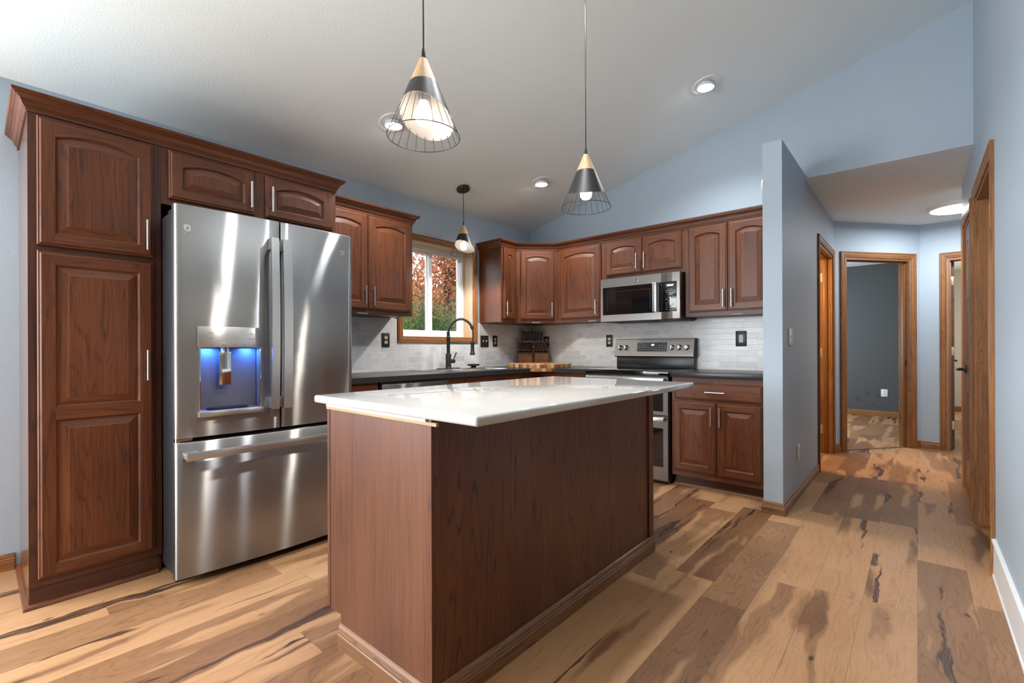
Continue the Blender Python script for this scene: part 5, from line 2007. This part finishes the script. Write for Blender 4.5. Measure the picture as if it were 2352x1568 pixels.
def tree(name, label, x, y, h, spread, z_lo, n, leafcols, leaf=0.075, seed=1, limbs=9):
    rnd = random.Random(seed)
    r = thing(name, label, 'tree' if 'tree' in name else 'bush', (x, y, -0.5), 0, None)
    m = MB()
    m.tube([(0, 0, 0), (0.03, 0.02, h * 0.3), (-0.03, 0.05, h * 0.62), (0.02, 0.0, h * 0.95)], [h * 0.022, h * 0.017, h * 0.010, h * 0.003], 10)
    tips = []
    for i in range(limbs):
        a = rnd.uniform(0, 2 * PI)
        z0 = h * rnd.uniform(0.12, 0.7)
        le = spread * rnd.uniform(0.6, 1.0)
        p = [Vector((0, 0, z0))]
        for k in range(1, 5):
            t = k / 4
            p.append(Vector((math.cos(a + rnd.uniform(-.2, .2)) * le * t, math.sin(a + rnd.uniform(-.2, .2)) * le * t, z0 + h * 0.28 * t * rnd.uniform(0.6, 1.2))))
        m.tube(p, [h * 0.009, h * 0.007, h * 0.005, h * 0.003, h * 0.0015], 6)
        tips += p[1:]
        for k in range(3):
            b0 = p[rnd.randint(1, 3)]
            d = Vector((rnd.uniform(-1, 1), rnd.uniform(-1, 1), rnd.uniform(0, 1))) * spread * 0.35
            m.tube([b0, b0 + d * 0.5 + Vector((0, 0, 0.05)), b0 + d], [h * 0.003, h * 0.002, h * 0.001], 5)
            tips += [b0 + d * 0.5, b0 + d]
    m.build('trunk', 'bark', r)
    vs, fs = [], []
    for i in range(n):
        c_ = rnd.choice(tips) + Vector((rnd.gauss(0, 1), rnd.gauss(0, 1), rnd.gauss(0, 1))) * spread * 0.17
        if c_.z < z_lo:
            c_.z = z_lo + rnd.random() * 0.4
        u = Vector((rnd.uniform(-1, 1), rnd.uniform(-1, 1), rnd.uniform(-1, 1))).normalized()
        w = u.orthogonal().normalized()
        s = leaf * rnd.uniform(0.6, 1.3)
        k = len(vs)
        vs += [c_ - u * s, c_ + w * s * 0.55 - u * s * 0.1, c_ + u * s, c_ - w * s * 0.55 - u * s * 0.1]
        fs.append((k, k + 1, k + 2, k + 3))
    me = bpy.data.meshes.new('foliage')
    me.from_pydata([tuple(v) for v in vs], [], fs)
    me.materials.append(leaf_mat(name + '_leaves', leafcols))
    o = bpy.data.objects.new('foliage', me)
    COL.objects.link(o)
    o.parent = r
    return r


RED = [(0.084, 0.035, 0.022), (0.349, 0.119, 0.066), (0.534, 0.205, 0.103), (0.567, 0.325, 0.148)]
ORG = [(0.131, 0.065, 0.031), (0.391, 0.184, 0.086), (0.508, 0.275, 0.122), (0.462, 0.329, 0.146)]
GRN = [(0.023, 0.047, 0.020), (0.056, 0.112, 0.042), (0.118, 0.176, 0.067), (0.327, 0.237, 0.085)]
YEL = [(0.118, 0.111, 0.039), (0.385, 0.286, 0.087), (0.558, 0.409, 0.130), (0.445, 0.196, 0.080)]
tree('maple_tree', 'red-orange maple tree close outside the window', -6.2, 4.1, 6.3, 2.2, 1.3, 15000, RED, 0.044, 3, 22)
tree('oak_tree', 'rusty orange oak tree behind the maple', -14.0, 4.6, 8.5, 3.2, 1.6, 13000, ORG, 0.10, 5, 22)
tree('beech_tree', 'brown-orange tree with dark branches far across the lawn', -12.0, 11.5, 9.0, 3.4, 1.8, 13000, RED, 0.10, 8, 22)
tree('evergreen_bush', 'dark green bush at the lower corner of the window view', -3.1, 0.85, 2.7, 1.0, 0.3, 20000, GRN, 0.031, 11, 18)
tree('yellow_bush', 'yellow-leaved bush below the maple tree', -2.7, 2.55, 2.0, 0.6, 0.3, 9000, YEL, 0.034, 13, 14)
rnd_ = random.Random(21)
vs, fs = [], []
for i in range(14000):
    c_ = Vector((rnd_.uniform(-24.2, -23.0), rnd_.uniform(2, 28), -0.3 + 5.6 * rnd_.random() ** 0.9 + 0.5 * math.sin(i)))
    u = Vector((rnd_.uniform(-1, 1), rnd_.uniform(-1, 1), rnd_.uniform(-1, 1))).normalized()
    w = u.orthogonal().normalized()
    s_ = 0.24 * rnd_.uniform(0.6, 1.3)
    k = len(vs)
    c_.z = max(c_.z, 0.05)
    vs += [c_ - u * s_, c_ + w * s_ * 0.6, c_ + u * s_, c_ - w * s_ * 0.6]
    fs.append((k, k + 1, k + 2, k + 3))
me = bpy.data.meshes.new('hedge')
me.from_pydata([tuple(v) for v in vs], [], fs)
me.materials.append(leaf_mat('hedge_leaves', [GRN[0], GRN[2], ORG[1], RED[1]]))
o = bpy.data.objects.new('hedge', me)
COL.objects.link(o)
o['label'] = 'tall mixed green and rust hedge across the lawn'
o['category'] = 'hedge'
o['kind'] = 'stuff'
